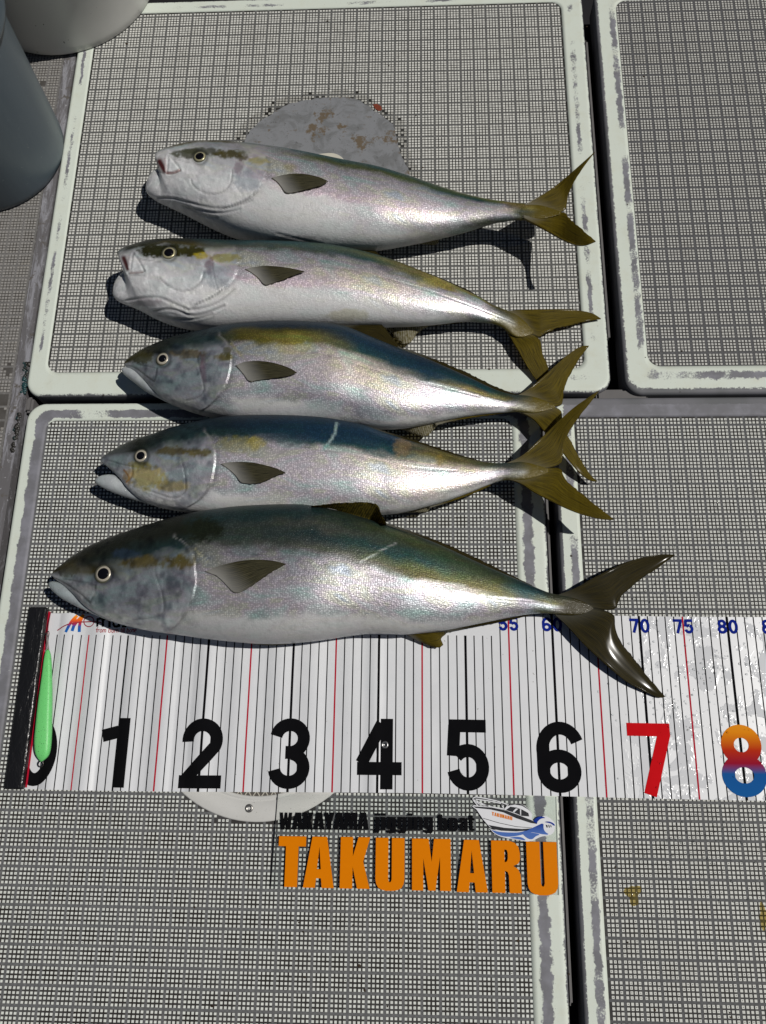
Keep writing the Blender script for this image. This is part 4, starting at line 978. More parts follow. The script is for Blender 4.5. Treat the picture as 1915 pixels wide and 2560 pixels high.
# five, lowest in the picture, the largest
fish(dict(seed=5, dim=.84, tc=(.035, .028, .006), at=(700, 1430, 0), label='largest fish, lowest of the five, lying on the ruler sheet',
    top=[(131, 1434), (134, 1428), (150, 1416), (177, 1397), (216, 1373), (255, 1356), (293, 1342), (332, 1329), (371, 1317), (429, 1300), (487, 1286), (545, 1277), (603, 1270), (680, 1266), (740, 1265), (773, 1266), (845, 1280), (918, 1300), (972, 1318), (1026, 1336), (1081, 1356), (1135, 1380), (1189, 1405), (1244, 1429), (1300, 1452), (1330, 1465), (1373, 1483), (1403, 1488), (1440, 1496), (1490, 1518)],
    bot=[(130, 1438), (135, 1447), (160, 1462), (190, 1490), (216, 1520), (255, 1542), (293, 1557), (332, 1568), (378, 1578), (429, 1584), (487, 1593), (545, 1600), (595, 1605), (650, 1609), (700, 1609), (754, 1605), (809, 1599), (863, 1590), (918, 1583), (972, 1584), (1015, 1586), (1063, 1581), (1117, 1575), (1171, 1564), (1226, 1553), (1286, 1541), (1330, 1534), (1373, 1533), (1400, 1537), (1440, 1540), (1490, 1526)],
    z=[(0, 3.6), (.2, 4.0), (.5, 4.2), (.8, 3.0), (1, 1.7)], eye=(259.7, 1435, 20.5), pupil=14,
    gill=[(440, 1345), (458, 1350), (479, 1371), (486, 1395), (488, 1426), (491, 1456), (483, 1491), (467, 1530), (444, 1561), (425, 1575)],
    creases=[([(386, 1426), (394, 1449), (405, 1480), (411, 1511), (409, 1534), (386, 1545), (332, 1549)], 2.4, .05, .35), ([(131, 1443), (158, 1455), (189, 1476), (224, 1507)], 2.6, .08, .6), ([(239, 1462), (237, 1480), (226, 1506)], 2.0, .05, .45), ([(160, 1448), (190, 1452), (238, 1462)], 2.2, .05, .4), ([(470, 1352), (500, 1382), (530, 1400), (560, 1412)], 3, .06, .3), ([(500, 1375), (600, 1383), (720, 1395), (850, 1422), (1000, 1455), (1200, 1497), (1360, 1508)], 1.5, .03, .3)],
    strokes=[([(905, 1403), (960, 1372), (990, 1358)], 1.8, (.5, .55, .52), .7), ([(488, 1372), (500, 1390), (520, 1402)], 3, (.6, .58, .40), .6)],
    blobs=[(512, 1324, 52, 31, (.012, .016, .009), .98), (360, 1405, 55, 16, (.075, .06, .015), .9), (450, 1405, 42, 18, (.085, .068, .014), .95), (315, 1385, 35, 14, (.02, .035, .06), .7), (352, 1478, 16, 22, (.10, .10, .125), .8), (430, 1470, 22, 26, (.13, .13, .155), .55), (170, 1425, 30, 18, (.05, .045, .018), .7), (215, 1480, 26, 18, (.34, .35, .35), .8)],
    keys=[(0, [(0, 'hdark'), (.3, 'hbrown'), (.6, 'hlight'), (1, 'hpale')]), (.10, [(0, 'hdark'), (.38, 'hdark'), (.48, 'hbrown'), (.56, 'hgray'), (.85, 'hgray'), (.95, 'hlight'), (1, 'belly')]),
          (.26, [(0, 'hdark'), (.20, 'hdark'), (.34, 'dteal'), (.44, 'hgray'), (.6, 'hgray'), (.80, 'hgray'), (.9, 'hlight'), (1, 'belly')]),
          (.31, [(0, 'dteal'), (.16, 'dteal'), (.34, 'gshad'), (.42, 'dsilver'), (.6, 'silver'), (.82, 'silver'), (.88, 'belly'), (1, 'belly')]),
          (.50, [(0, 'hdark'), (.10, 'dteal'), (.20, 'gshad'), (.28, 'dteal'), (.38, 'gshad'), (.46, 'dsilver'), (.6, 'dsilver'), (.80, 'silver'), (.87, 'bellyw'), (1, 'belly')]),
          (.66, [(0, 'dteal'), (.10, 'green'), (.30, 'teal'), (.40, 'green'), (.46, 'olive'), (.50, 'silver'), (.7, 'dsilver'), (.85, 'silver'), (.93, 'bellyw'), (1, 'belly')]),
          (.82, [(0, 'dteal'), (.25, 'green'), (.46, 'olive'), (.54, 'olive'), (.58, 'silver'), (.7, 'dsilver'), (.9, 'silver'), (1, 'belly')]),
          (.88, [(0, 'navy'), (.3, 'teal'), (.52, 'dteal'), (.58, 'dsilver'), (1, 'dsilver')]), (.905, [(0, 'dteal'), (.5, 'olive'), (.7, 'dsilver'), (1, 'olive')]), (.96, [(0, 'tailc'), (1, 'tailc')]), (1, [(0, 'tailc'), (1, 'tailc')])],
    jaws=[([(121, 1459), (124, 1454), (140, 1453), (170, 1463), (200, 1484), (235, 1508), (290, 1530), (350, 1548)], [(122, 1464), (127, 1474), (150, 1495), (177, 1509), (216, 1528), (255, 1545), (293, 1559), (352, 1573)], [(0, 3.3), (.4, 3.6), (1, 3.6)], [(0, .8), (1, .95)], ('hgray', 'hlight'), .1)],
    pec=([(512, 1429), (556, 1412), (610, 1400), (661, 1399), (695, 1404), (715, 1410)], [(545, 1440), (568, 1466), (587, 1487), (614, 1478), (649, 1453), (688, 1426), (715, 1411)]),
    tail=([(1378, 1494), (1442, 1470), (1481, 1446), (1524, 1424), (1567, 1405), (1610, 1392), (1654, 1385), (1688, 1387)], [(1374, 1510), (1450, 1515), (1539, 1530), (1546, 1500), (1576, 1470), (1610, 1444), (1645, 1422), (1688, 1388)],
          [(1376, 1528), (1416, 1562), (1459, 1610), (1502, 1651), (1567, 1707), (1623, 1735), (1649, 1746), (1663, 1742)], [(1374, 1510), (1450, 1515), (1539, 1530), (1536, 1565), (1546, 1595), (1580, 1638), (1610, 1677), (1641, 1716), (1663, 1741)]),
    tailz=(1.75, .75, .6), tmat=M_TAILD,
    fins=[('dorsal_fin', [(775, 1268), (845, 1281), (910, 1298), (965, 1316)], [(780, 1264), (845, 1256), (889, 1254), (947, 1256), (950, 1276), (966, 1308)], (5.0, 4.4), (7.2, 7.0), M_FIN, 3),
          ('dorsal_ridge', [(950, 1312), (1026, 1337), (1081, 1357), (1135, 1381), (1189, 1406), (1244, 1430), (1330, 1466)], [(955, 1303), (1030, 1327), (1085, 1346), (1140, 1369), (1194, 1395), (1248, 1421), (1330, 1463)], (3.7, 2.2), (3.7, 2.2), M_TAILD, 5),
          ('anal_fin', [(1015, 1586), (1050, 1583), (1085, 1582), (1113, 1578)], [(1020, 1590), (1044, 1603), (1081, 1619), (1106, 1624), (1110, 1610), (1099, 1599), (1116, 1584)], (2.2, 2.2), (1.2, 1.0), M_TAIL, 5),
          ('anal_ridge', [(1113, 1573), (1171, 1563), (1226, 1553), (1300, 1539), (1330, 1534)], [(1116, 1583), (1174, 1571), (1230, 1560), (1300, 1546), (1330, 1537)], (2.3, 1.8), (2.0, 1.6), M_TAILD, 5),
          ('pelvic_fin', [(583, 1600), (640, 1606), (700, 1607), (742, 1605)], [(585, 1603), (630, 1611), (680, 1615), (710, 1613), (743, 1606)], (2.4, 2.4), (1.8, 1.8), M_FIN, 2)]))

# four
fish(dict(seed=14, at=(650, 1160, 0), label='second fish from the ruler, mouth open, pale scar across blue back',
    top=[(252, 1150), (256, 1144), (271, 1134), (305, 1117), (347, 1100), (389, 1090), (431, 1075), (474, 1064), (525, 1054), (580, 1046), (643, 1044), (728, 1044), (812, 1049), (876, 1060), (918, 1069), (960, 1086), (1020, 1104), (1079, 1122), (1139, 1141), (1199, 1155), (1239, 1159), (1275, 1157), (1310, 1153), (1372, 1172)],
    bot=[(251, 1153), (258, 1159), (288, 1183), (308, 1206), (330, 1236), (365, 1256), (398, 1267), (453, 1277), (491, 1282), (560, 1286), (640, 1288), (728, 1290), (812, 1292), (890, 1290), (948, 1285), (1000, 1281), (1060, 1267), (1119, 1251), (1179, 1229), (1219, 1212), (1259, 1199), (1290, 1202), (1320, 1200), (1372, 1180)],
    z=[(0, 3.6), (.2, 3.8), (.5, 3.8), (.8, 3.7), (1, 4.2)], eye=(353, 1140.5, 17), pupil=10.8,
    gill=[(515, 1080), (525, 1088), (535, 1113), (538, 1147), (533, 1189), (520, 1227), (495, 1253), (470, 1267)],
    creases=[([(453, 1147), (461, 1176), (465, 1206), (463, 1236), (431, 1248), (389, 1231), (360, 1223)], 2.2, .05, .35), ([(258, 1158), (288, 1180), (310, 1206)], 2.4, .04, .3), ([(330, 1165), (331, 1185), (320, 1207)], 2.4, .07, .5), ([(268, 1150), (300, 1160), (332, 1166)], 2, .05, .35), ([(690, 1105), (780, 1122), (900, 1142), (1020, 1170), (1140, 1177)], 1.6, .03, .25)],
    strokes=[([(843, 1058), (837, 1085), (824, 1105), (808, 1124)], 3.2, (.42, .62, .60), .95), ([(310, 1175), (326, 1195), (316, 1205)], 2.5, (.30, .13, .03), .9)],
    blobs=[(370, 1195, 48, 30, (.34, .29, .10), .85), (430, 1215, 45, 14, (.26, .21, .06), .75), (430, 1128, 42, 12, (.07, .055, .015), .9), (500, 1132, 38, 10, (.10, .08, .015), .9), (345, 1160, 28, 10, (.20, .17, .03), .8), (320, 1190, 14, 20, (.32, .20, .06), .6), (600, 1112, 60, 20, (.26, .23, .05), .55), (640, 1108, 22, 16, (.36, .30, .06), .6), (1005, 1118, 22, 26, (.30, .20, .08), .5), (1100, 1152, 10, 14, (.30, .22, .06), .7)],
    keys=[(0, [(0, 'hdark'), (.5, 'hgray'), (1, 'hlight')]), (.10, [(0, 'hdark'), (.34, 'hdark'), (.46, 'hgray'), (.75, 'hlight'), (1, 'hpale')]),
          (.24, [(0, 'navy'), (.26, 'dteal'), (.40, 'hgray'), (.8, 'hgray'), (.9, 'hlight'), (1, 'bellyw')]),
          (.30, [(0, 'navy'), (.18, 'navy'), (.28, 'dteal'), (.38, 'dsilver'), (.55, 'silver'), (.82, 'silver'), (.88, 'bellyw'), (1, 'belly')]),
          (.50, [(0, 'navy'), (.16, 'blue'), (.30, 'blue'), (.36, 'teal'), (.42, 'silver'), (.6, 'silver'), (.88, 'silver'), (1, 'bellyw')]),
          (.66, [(0, 'blue'), (.2, 'blue'), (.32, 'teal'), (.42, 'warm'), (.6, 'silver'), (.88, 'silver'), (1, 'bellyw')]),
          (.75, [(0, 'olive'), (.2, 'gold'), (.4, 'warm'), (.5, 'silver'), (.85, 'warm'), (1, 'bellyw')]),
          (.87, [(0, 'olive'), (.25, 'gshad'), (.42, 'warm'), (.5, 'silver'), (.85, 'dsilver'), (1, 'bellyw')]), (.905, [(0, 'dteal'), (.35, 'gshad'), (.6, 'dsilver'), (1, 'olive')]), (.96, [(0, 'tailc'), (1, 'tailc')]), (1, [(0, 'tailc'), (1, 'tailc')])],
    jaws=[([(238, 1200), (244, 1193), (262, 1187), (288, 1187), (303, 1200), (330, 1212), (375, 1232), (420, 1250)], [(238, 1204), (243, 1212), (271, 1227), (305, 1240), (347, 1253), (375, 1261), (398, 1267), (430, 1273)], [(0, 3.2), (.5, 3.4), (1, 3.2)], [(0, .8), (1, .95)], ('hlight', 'hgray'), .1)],
    pec=([(552, 1160), (580, 1155), (626, 1155), (668, 1164), (698, 1173), (714, 1182)], [(571, 1172), (592, 1192), (601, 1210), (635, 1212), (664, 1206), (694, 1189), (714, 1183)]),
    tail=([(1254, 1164), (1305, 1143), (1340, 1108), (1390, 1060), (1430, 1022), (1465, 998), (1498, 976)], [(1250, 1180), (1320, 1178), (1402, 1165), (1407, 1140), (1410, 1115), (1420, 1085), (1450, 1040), (1475, 1010), (1498, 977)],
          [(1252, 1195), (1300, 1206), (1330, 1228), (1385, 1257), (1440, 1282), (1490, 1296), (1520, 1300), (1534, 1299)], [(1250, 1180), (1320, 1178), (1402, 1165), (1407, 1190), (1425, 1210), (1460, 1235), (1490, 1262), (1515, 1282), (1534, 1298)]),
    tailz=(3.95, 6.0, 5.6),
    fins=[('dorsal_fin', [(770, 1047), (833, 1053), (876, 1061), (914, 1070)], [(775, 1044), (833, 1041), (880, 1042), (914, 1047), (916, 1068)], (3.9, 3.8), (3.6, 3.6), M_TAILD, 2),
          ('dorsal_ridge', [(914, 1070), (960, 1088), (1020, 1106), (1079, 1124), (1139, 1143), (1210, 1157)], [(916, 1062), (962, 1077), (1024, 1095), (1083, 1114), (1143, 1134), (1212, 1155)], (3.7, 3.9), (3.6, 3.9), M_TAILD, 4),
          ('anal_fin', [(985, 1281), (1030, 1274), (1075, 1262)], [(990, 1285), (1020, 1281), (1050, 1283), (1072, 1280), (1077, 1267)], (2.4, 2.6), (1.8, 2.0), M_PALE, 3),
          ('anal_ridge', [(1070, 1262), (1119, 1250), (1179, 1228), (1225, 1210)], [(1074, 1271), (1123, 1258), (1184, 1236), (1228, 1214)], (2.8, 3.6), (2.7, 3.5), M_TAIL, 4)]))

# three
fish(dict(seed=23, at=(700, 930, 0), label='middle fish of the five, closed mouth, yellow band under dark blue back',
    top=[(311, 909), (315, 902), (330, 892), (357, 877), (396, 863), (435, 850), (481, 840), (520, 831), (566, 822), (628, 815), (705, 812), (783, 814), (841, 819), (879, 829), (920, 846), (960, 862), (1000, 878), (1060, 899), (1119, 923), (1179, 949), (1239, 977), (1279, 988), (1310, 988), (1345, 994), (1388, 1012)],
    bot=[(310, 912), (316, 918), (338, 930), (358, 950), (388, 985), (427, 1008), (466, 1023), (512, 1036), (566, 1046), (628, 1052), (705, 1056), (783, 1058), (860, 1061), (900, 1064), (940, 1069), (1000, 1069), (1060, 1059), (1119, 1047), (1179, 1037), (1239, 1031), (1291, 1029), (1320, 1033), (1345, 1033), (1388, 1019)],
    z=[(0, 3.4), (.2, 3.8), (.5, 3.8), (.8, 3.1), (1, 2.8)], eye=(407.6, 898, 17.5), pupil=10.8,
    gill=[(552, 840), (564, 848), (576, 867), (579, 890), (576, 921), (566, 960), (551, 987), (520, 1018), (500, 1028)],
    creases=[([(493, 894), (500, 925), (508, 956), (512, 976), (496, 995), (466, 1001)], 2.2, .05, .35), ([(312, 912), (338, 918), (365, 941), (384, 954)], 2.4, .07, .5), ([(392, 921), (390, 938), (386, 953)], 1.8, .04, .4), ([(345, 912), (370, 915), (392, 921)], 2, .05, .35), ([(770, 878), (860, 900), (960, 935), (1080, 962), (1200, 992)], 1.6, .03, .3), ([(570, 850), (590, 872), (604, 890)], 2.5, .06, .3)],
    strokes=[([(578, 858), (592, 876), (604, 890)], 3, (.55, .52, .30), .6), ([(500, 880), (508, 915), (515, 955)], 3.0, (.15, .09, .12), .6)],
    blobs=[(345, 893, 40, 16, (.045, .042, .012), .85), (470, 885, 45, 12, (.085, .06, .02), .8), (560, 893, 24, 10, (.11, .09, .018), .9), (568, 880, 10, 18, (.05, .045, .012), .8), (445, 872, 14, 14, (.02, .03, .04), .7), (508, 925, 9, 32, (.13, .08, .11), .7), (735, 872, 50, 15, (.46, .41, .09), .5), (530, 930, 20, 40, (.13, .15, .17), .5)],
    keys=[(0, [(0, 'hdark'), (.5, 'hbrown'), (.7, 'hlight'), (1, 'hlight')]), (.10, [(0, 'hdark'), (.36, 'hdark'), (.47, 'hgray'), (.8, 'hgray'), (1, 'hlight')]),
          (.24, [(0, 'navy'), (.28, 'dteal'), (.42, 'hgray'), (.9, 'hgray'), (1, 'belly')]),
          (.30, [(0, 'navy'), (.14, 'navy'), (.20, 'olive'), (.32, 'olive'), (.37, 'dsilver'), (.6, 'silver'), (.82, 'silver'), (.88, 'belly'), (1, 'belly')]),
          (.42, [(0, 'navy'), (.15, 'navy'), (.20, 'olive'), (.27, 'yellow'), (.34, 'yellow'), (.39, 'silver'), (.6, 'silver'), (.85, 'dsilver'), (.90, 'belly'), (1, 'belly')]),
          (.55, [(0, 'navy'), (.20, 'blue'), (.32, 'teal'), (.40, 'warm'), (.55, 'warm'), (.75, 'silver'), (.9, 'dsilver'), (1, 'belly')]),
          (.70, [(0, 'navy'), (.30, 'blue'), (.42, 'dteal'), (.48, 'silver'), (.7, 'dsilver'), (.9, 'silver'), (1, 'bellyw')]),
          (.84, [(0, 'navy'), (.25, 'teal'), (.42, 'gold'), (.50, 'olive'), (.56, 'silver'), (.85, 'dsilver'), (1, 'bellyw')]),
          (.89, [(0, 'dteal'), (.35, 'olive'), (.5, 'gshad'), (.6, 'dsilver'), (1, 'bellyw')]), (.905, [(0, 'dteal'), (.4, 'gshad'), (.7, 'dsilver'), (1, 'olive')]), (.96, [(0, 'tailc'), (1, 'tailc')]), (1, [(0, 'tailc'), (1, 'tailc')])],
    jaws=[([(304, 924), (307, 919), (320, 918), (340, 924), (362, 944), (385, 960), (430, 985)], [(305, 928), (309, 936), (330, 952), (357, 974), (388, 991), (427, 1010), (450, 1018)], [(0, 3.0), (.5, 3.4), (1, 3.3)], [(0, .8), (1, .95)], ('hlight', 'hgray'), .1)],
    pec=([(589, 914), (613, 904), (651, 902), (690, 908), (725, 920), (742, 931)], [(601, 926), (614, 944), (620, 957), (647, 952), (686, 947), (725, 941), (742, 932)]),
    tail=([(1286, 994), (1323, 974), (1359, 942), (1398, 906), (1430, 878), (1454, 865), (1472, 865)], [(1282, 1008), (1340, 1010), (1405, 1020), (1408, 990), (1412, 966), (1430, 930), (1454, 890), (1472, 866)],
          [(1284, 1024), (1333, 1045), (1358, 1075), (1385, 1105), (1410, 1135), (1445, 1180), (1475, 1203), (1493, 1204)], [(1282, 1008), (1340, 1010), (1405, 1020), (1405, 1050), (1415, 1080), (1430, 1105), (1452, 1148), (1478, 1190), (1493, 1203)]),
    tailz=(2.65, 2.6, 1.2),
    fins=[('dorsal_fin', [(833, 819), (879, 831), (940, 856), (1000, 880)], [(836, 814), (879, 810), (925, 807), (957, 808), (976, 838), (1003, 868)], (3.9, 3.6), (3.4, 3.2), M_TAILD, 3),
          ('dorsal_ridge', [(990, 876), (1060, 900), (1119, 924), (1179, 950), (1239, 977), (1290, 988)], [(995, 864), (1065, 888), (1124, 911), (1184, 937), (1243, 968), (1292, 986)], (3.5, 2.8), (3.4, 2.8), M_TAILD, 5),
          ('anal_fin', [(985, 1067), (1030, 1064), (1090, 1053)], [(992, 1071), (1020, 1081), (1052, 1091), (1068, 1094), (1076, 1083), (1094, 1066)], (2.4, 2.6), (1.4, 1.6), M_PALE, 4),
          ('anal_ridge', [(1085, 1054), (1119, 1047), (1179, 1037), (1239, 1031), (1285, 1029)], [(1090, 1066), (1123, 1056), (1184, 1045), (1243, 1036), (1287, 1031)], (2.6, 2.7), (2.4, 2.6), M_TAIL, 5)]))

# two
fish(dict(seed=31, mot=.22, at=(700, 715, 0), label='second fish from the top, gaping white throat, tail bent downward',
    top=[(283, 730), (288, 712), (299, 697), (312, 687), (321, 682), (320, 676), (311, 664), (303, 648), (304, 640), (326, 630), (351, 624), (387, 615), (441, 612), (496, 613), (586, 616), (659, 615), (768, 618), (840, 624), (912, 638), (980, 656), (1039, 678), (1099, 701), (1159, 727), (1199, 745), (1227, 762), (1260, 774), (1300, 790), (1336, 829)],
    bot=[(282, 735), (289, 750), (314, 759), (351, 771), (380, 786), (423, 803), (478, 815), (532, 819), (586, 817), (659, 813), (768, 812), (858, 813), (920, 812), (980, 812), (1039, 811), (1099, 807), (1159, 801), (1199, 804), (1239, 810), (1262, 822), (1278, 838), (1300, 846), (1331, 835)],
    z=[(0, 4.4), (.2, 4.0), (.5, 3.6), (.8, 3.0), (1, 1.6)], eye=(423, 633.5, 17.5), pupil=12,
    k=[.8, .78, .74, .70, .62, .60, .30, .05],
    gill=[(590, 625), (597, 641), (596, 670), (584, 699), (562, 720), (543, 735), (516, 749), (490, 760)],
    creases=[([(333, 636), (328, 655), (326, 676)], 2.2, .10, .45), ([(336, 636), (350, 655), (360, 676)], 2.2, .08, .4), ([(322, 684), (345, 684), (362, 678)], 2.4, .12, .55), ([(510, 681), (503, 706), (477, 726), (448, 728), (416, 713), (400, 695)], 2.2, .06, .4), ([(315, 752), (350, 745), (395, 742), (420, 752), (470, 775)], 2.8, .10, .35), ([(385, 778), (430, 770), (480, 792), (520, 782), (560, 765)], 2.6, .10, .4), ([(395, 790), (440, 798), (480, 800), (530, 785)], 2.4, .08, .35), ([(470, 775), (520, 768), (560, 748), (585, 722)], 2.6, .08, .35), ([(350, 648), (385, 652), (400, 655)], 2, .05, .35), ([(300, 690), (330, 688), (360, 690)], 2.2, .06, .35), ([(530, 650), (533, 690), (545, 725)], 1.6, .03, .2), ([(610, 668), (700, 660), (820, 665), (940, 690), (1060, 722), (1180, 765), (1290, 810)], 1.5, .03, .3)],
    strokes=[([(309, 645), (315, 660), (320, 672)], 7, (.075, .025, .025), 1), ([(320, 641), (323, 655), (325, 668)], 4, (.55, .52, .52), .8), ([(336, 652), (334, 664), (332, 673), (348, 672)], 9, (.74, .76, .76), 1), ([(326, 682), (345, 681), (357, 680)], 2.5, (.34, .25, .24), .7), ([(530, 705), (560, 688), (575, 680)], 1.6, (.7, .72, .72), .6), ([(515, 690), (530, 720), (540, 735)], 1.6, (.6, .62, .62), .5)],
    blobs=[(385, 627, 40, 17, (.022, .022, .007), 1), (425, 624, 36, 18, (.022, .024, .008), 1), (470, 628, 44, 14, (.035, .034, .008), 1), (505, 640, 22, 9, (.34, .28, .02), .85), (560, 645, 40, 10, (.24, .22, .03), .8), (525, 665, 12, 22, (.17, .11, .14), .8), (545, 690, 40, 28, (.20, .24, .28), .6), (870, 788, 55, 16, (.36, .34, .20), .5), (1090, 708, 55, 14, (.46, .40, .10), .5), (365, 755, 35, 10, (.30, .24, .27), .5)],
    keys=[(0, [(0, 'hpale'), (1, 'hpale')]), (.07, [(0, 'hgray'), (.10, 'hgray'), (.2, 'hpale'), (1, 'hpale')]), (.12, [(0, 'hdark'), (.20, 'hdark'), (.26, 'hlight'), (.45, 'hpale'), (1, 'hpale')]),
          (.25, [(0, 'hdark'), (.12, 'hdark'), (.20, 'hbrown'), (.26, 'hgray'), (.5, 'hlight'), (.8, 'hpale'), (1, 'hpale')]),
          (.29, [(0, 'dteal'), (.14, 'dteal'), (.22, 'gshad'), (.34, 'silver'), (.55, 'silver'), (.62, 'pearl'), (.66, 'bellyw'), (1, 'bellyw')]),
          (.45, [(0, 'dteal'), (.12, 'teal'), (.22, 'gshad'), (.30, 'dsilver'), (.5, 'silver'), (.69, 'pearl'), (.73, 'bellyw'), (1, 'bellyw')]),
          (.62, [(0, 'teal'), (.12, 'green'), (.24, 'teal'), (.32, 'dsilver'), (.55, 'warm'), (.75, 'silver'), (.84, 'bellyw'), (1, 'bellyw')]),
          (.78, [(0, 'olive'), (.10, 'gold'), (.28, 'gold'), (.36, 'dsilver'), (.5, 'silver'), (.8, 'silver'), (1, 'bellyw')]),
          (.87, [(0, 'olive'), (.15, 'gold'), (.25, 'silver'), (.6, 'silver'), (.8, 'dsilver'), (1, 'gshad')]), (.905, [(0, 'olive'), (.3, 'gshad'), (.6, 'silver'), (1, 'olive')]), (.96, [(0, 'tailc'), (1, 'tailc')]), (1, [(0, 'tailc'), (1, 'tailc')])],
    pec=([(613, 673), (652, 665), (695, 666), (739, 673), (762, 679)], [(630, 682), (648, 697), (660, 717), (695, 706), (739, 688), (762, 680)]),
    tail=([(1252, 782), (1300, 776), (1339, 775), (1418, 774), (1478, 781), (1502, 797)], [(1264, 798), (1310, 826), (1350, 846), (1358, 833), (1398, 821), (1458, 806), (1502, 798)],
          [(1258, 815), (1287, 861), (1311, 905), (1330, 935), (1346, 958)], [(1264, 798), (1310, 826), (1350, 846), (1353, 862), (1358, 885), (1375, 921), (1372, 945), (1347, 959)]),
    tailz=(1.5, .5, .6),
    fins=[('dorsal_fin', [(835, 624), (880, 632), (958, 651)], [(838, 618), (870, 609), (914, 607), (935, 624), (964, 648)], (3.2, 3.0), (2.6, 2.6), M_TAILD, 2),
          ('dorsal_ridge', [(955, 650), (1039, 679), (1099, 702), (1159, 728), (1220, 760)], [(958, 644), (1043, 671), (1103, 694), (1164, 720), (1226, 757)], (3.0, 2.6), (2.9, 2.5), M_TAILD, 4),
          ('anal_fin', [(958, 811), (1000, 811), (1067, 808)], [(962, 815), (980, 837), (1000, 857), (1020, 866), (1033, 849), (1047, 829), (1070, 817)], (2.0, 2.0), (1.0, 1.0), M_PALE, 4),
          ('anal_ridge', [(1060, 808), (1099, 805), (1159, 800), (1190, 802)], [(1064, 818), (1103, 814), (1163, 806), (1192, 805)], (2.0, 2.2), (1.8, 2.1), M_TAIL, 4),
          ('pelvic_fin', [(427, 800), (480, 812), (560, 818)], [(430, 805), (455, 818), (500, 829), (562, 822)], (2.2, 2.2), (1.4, 1.4), M_PEC, 1)]))

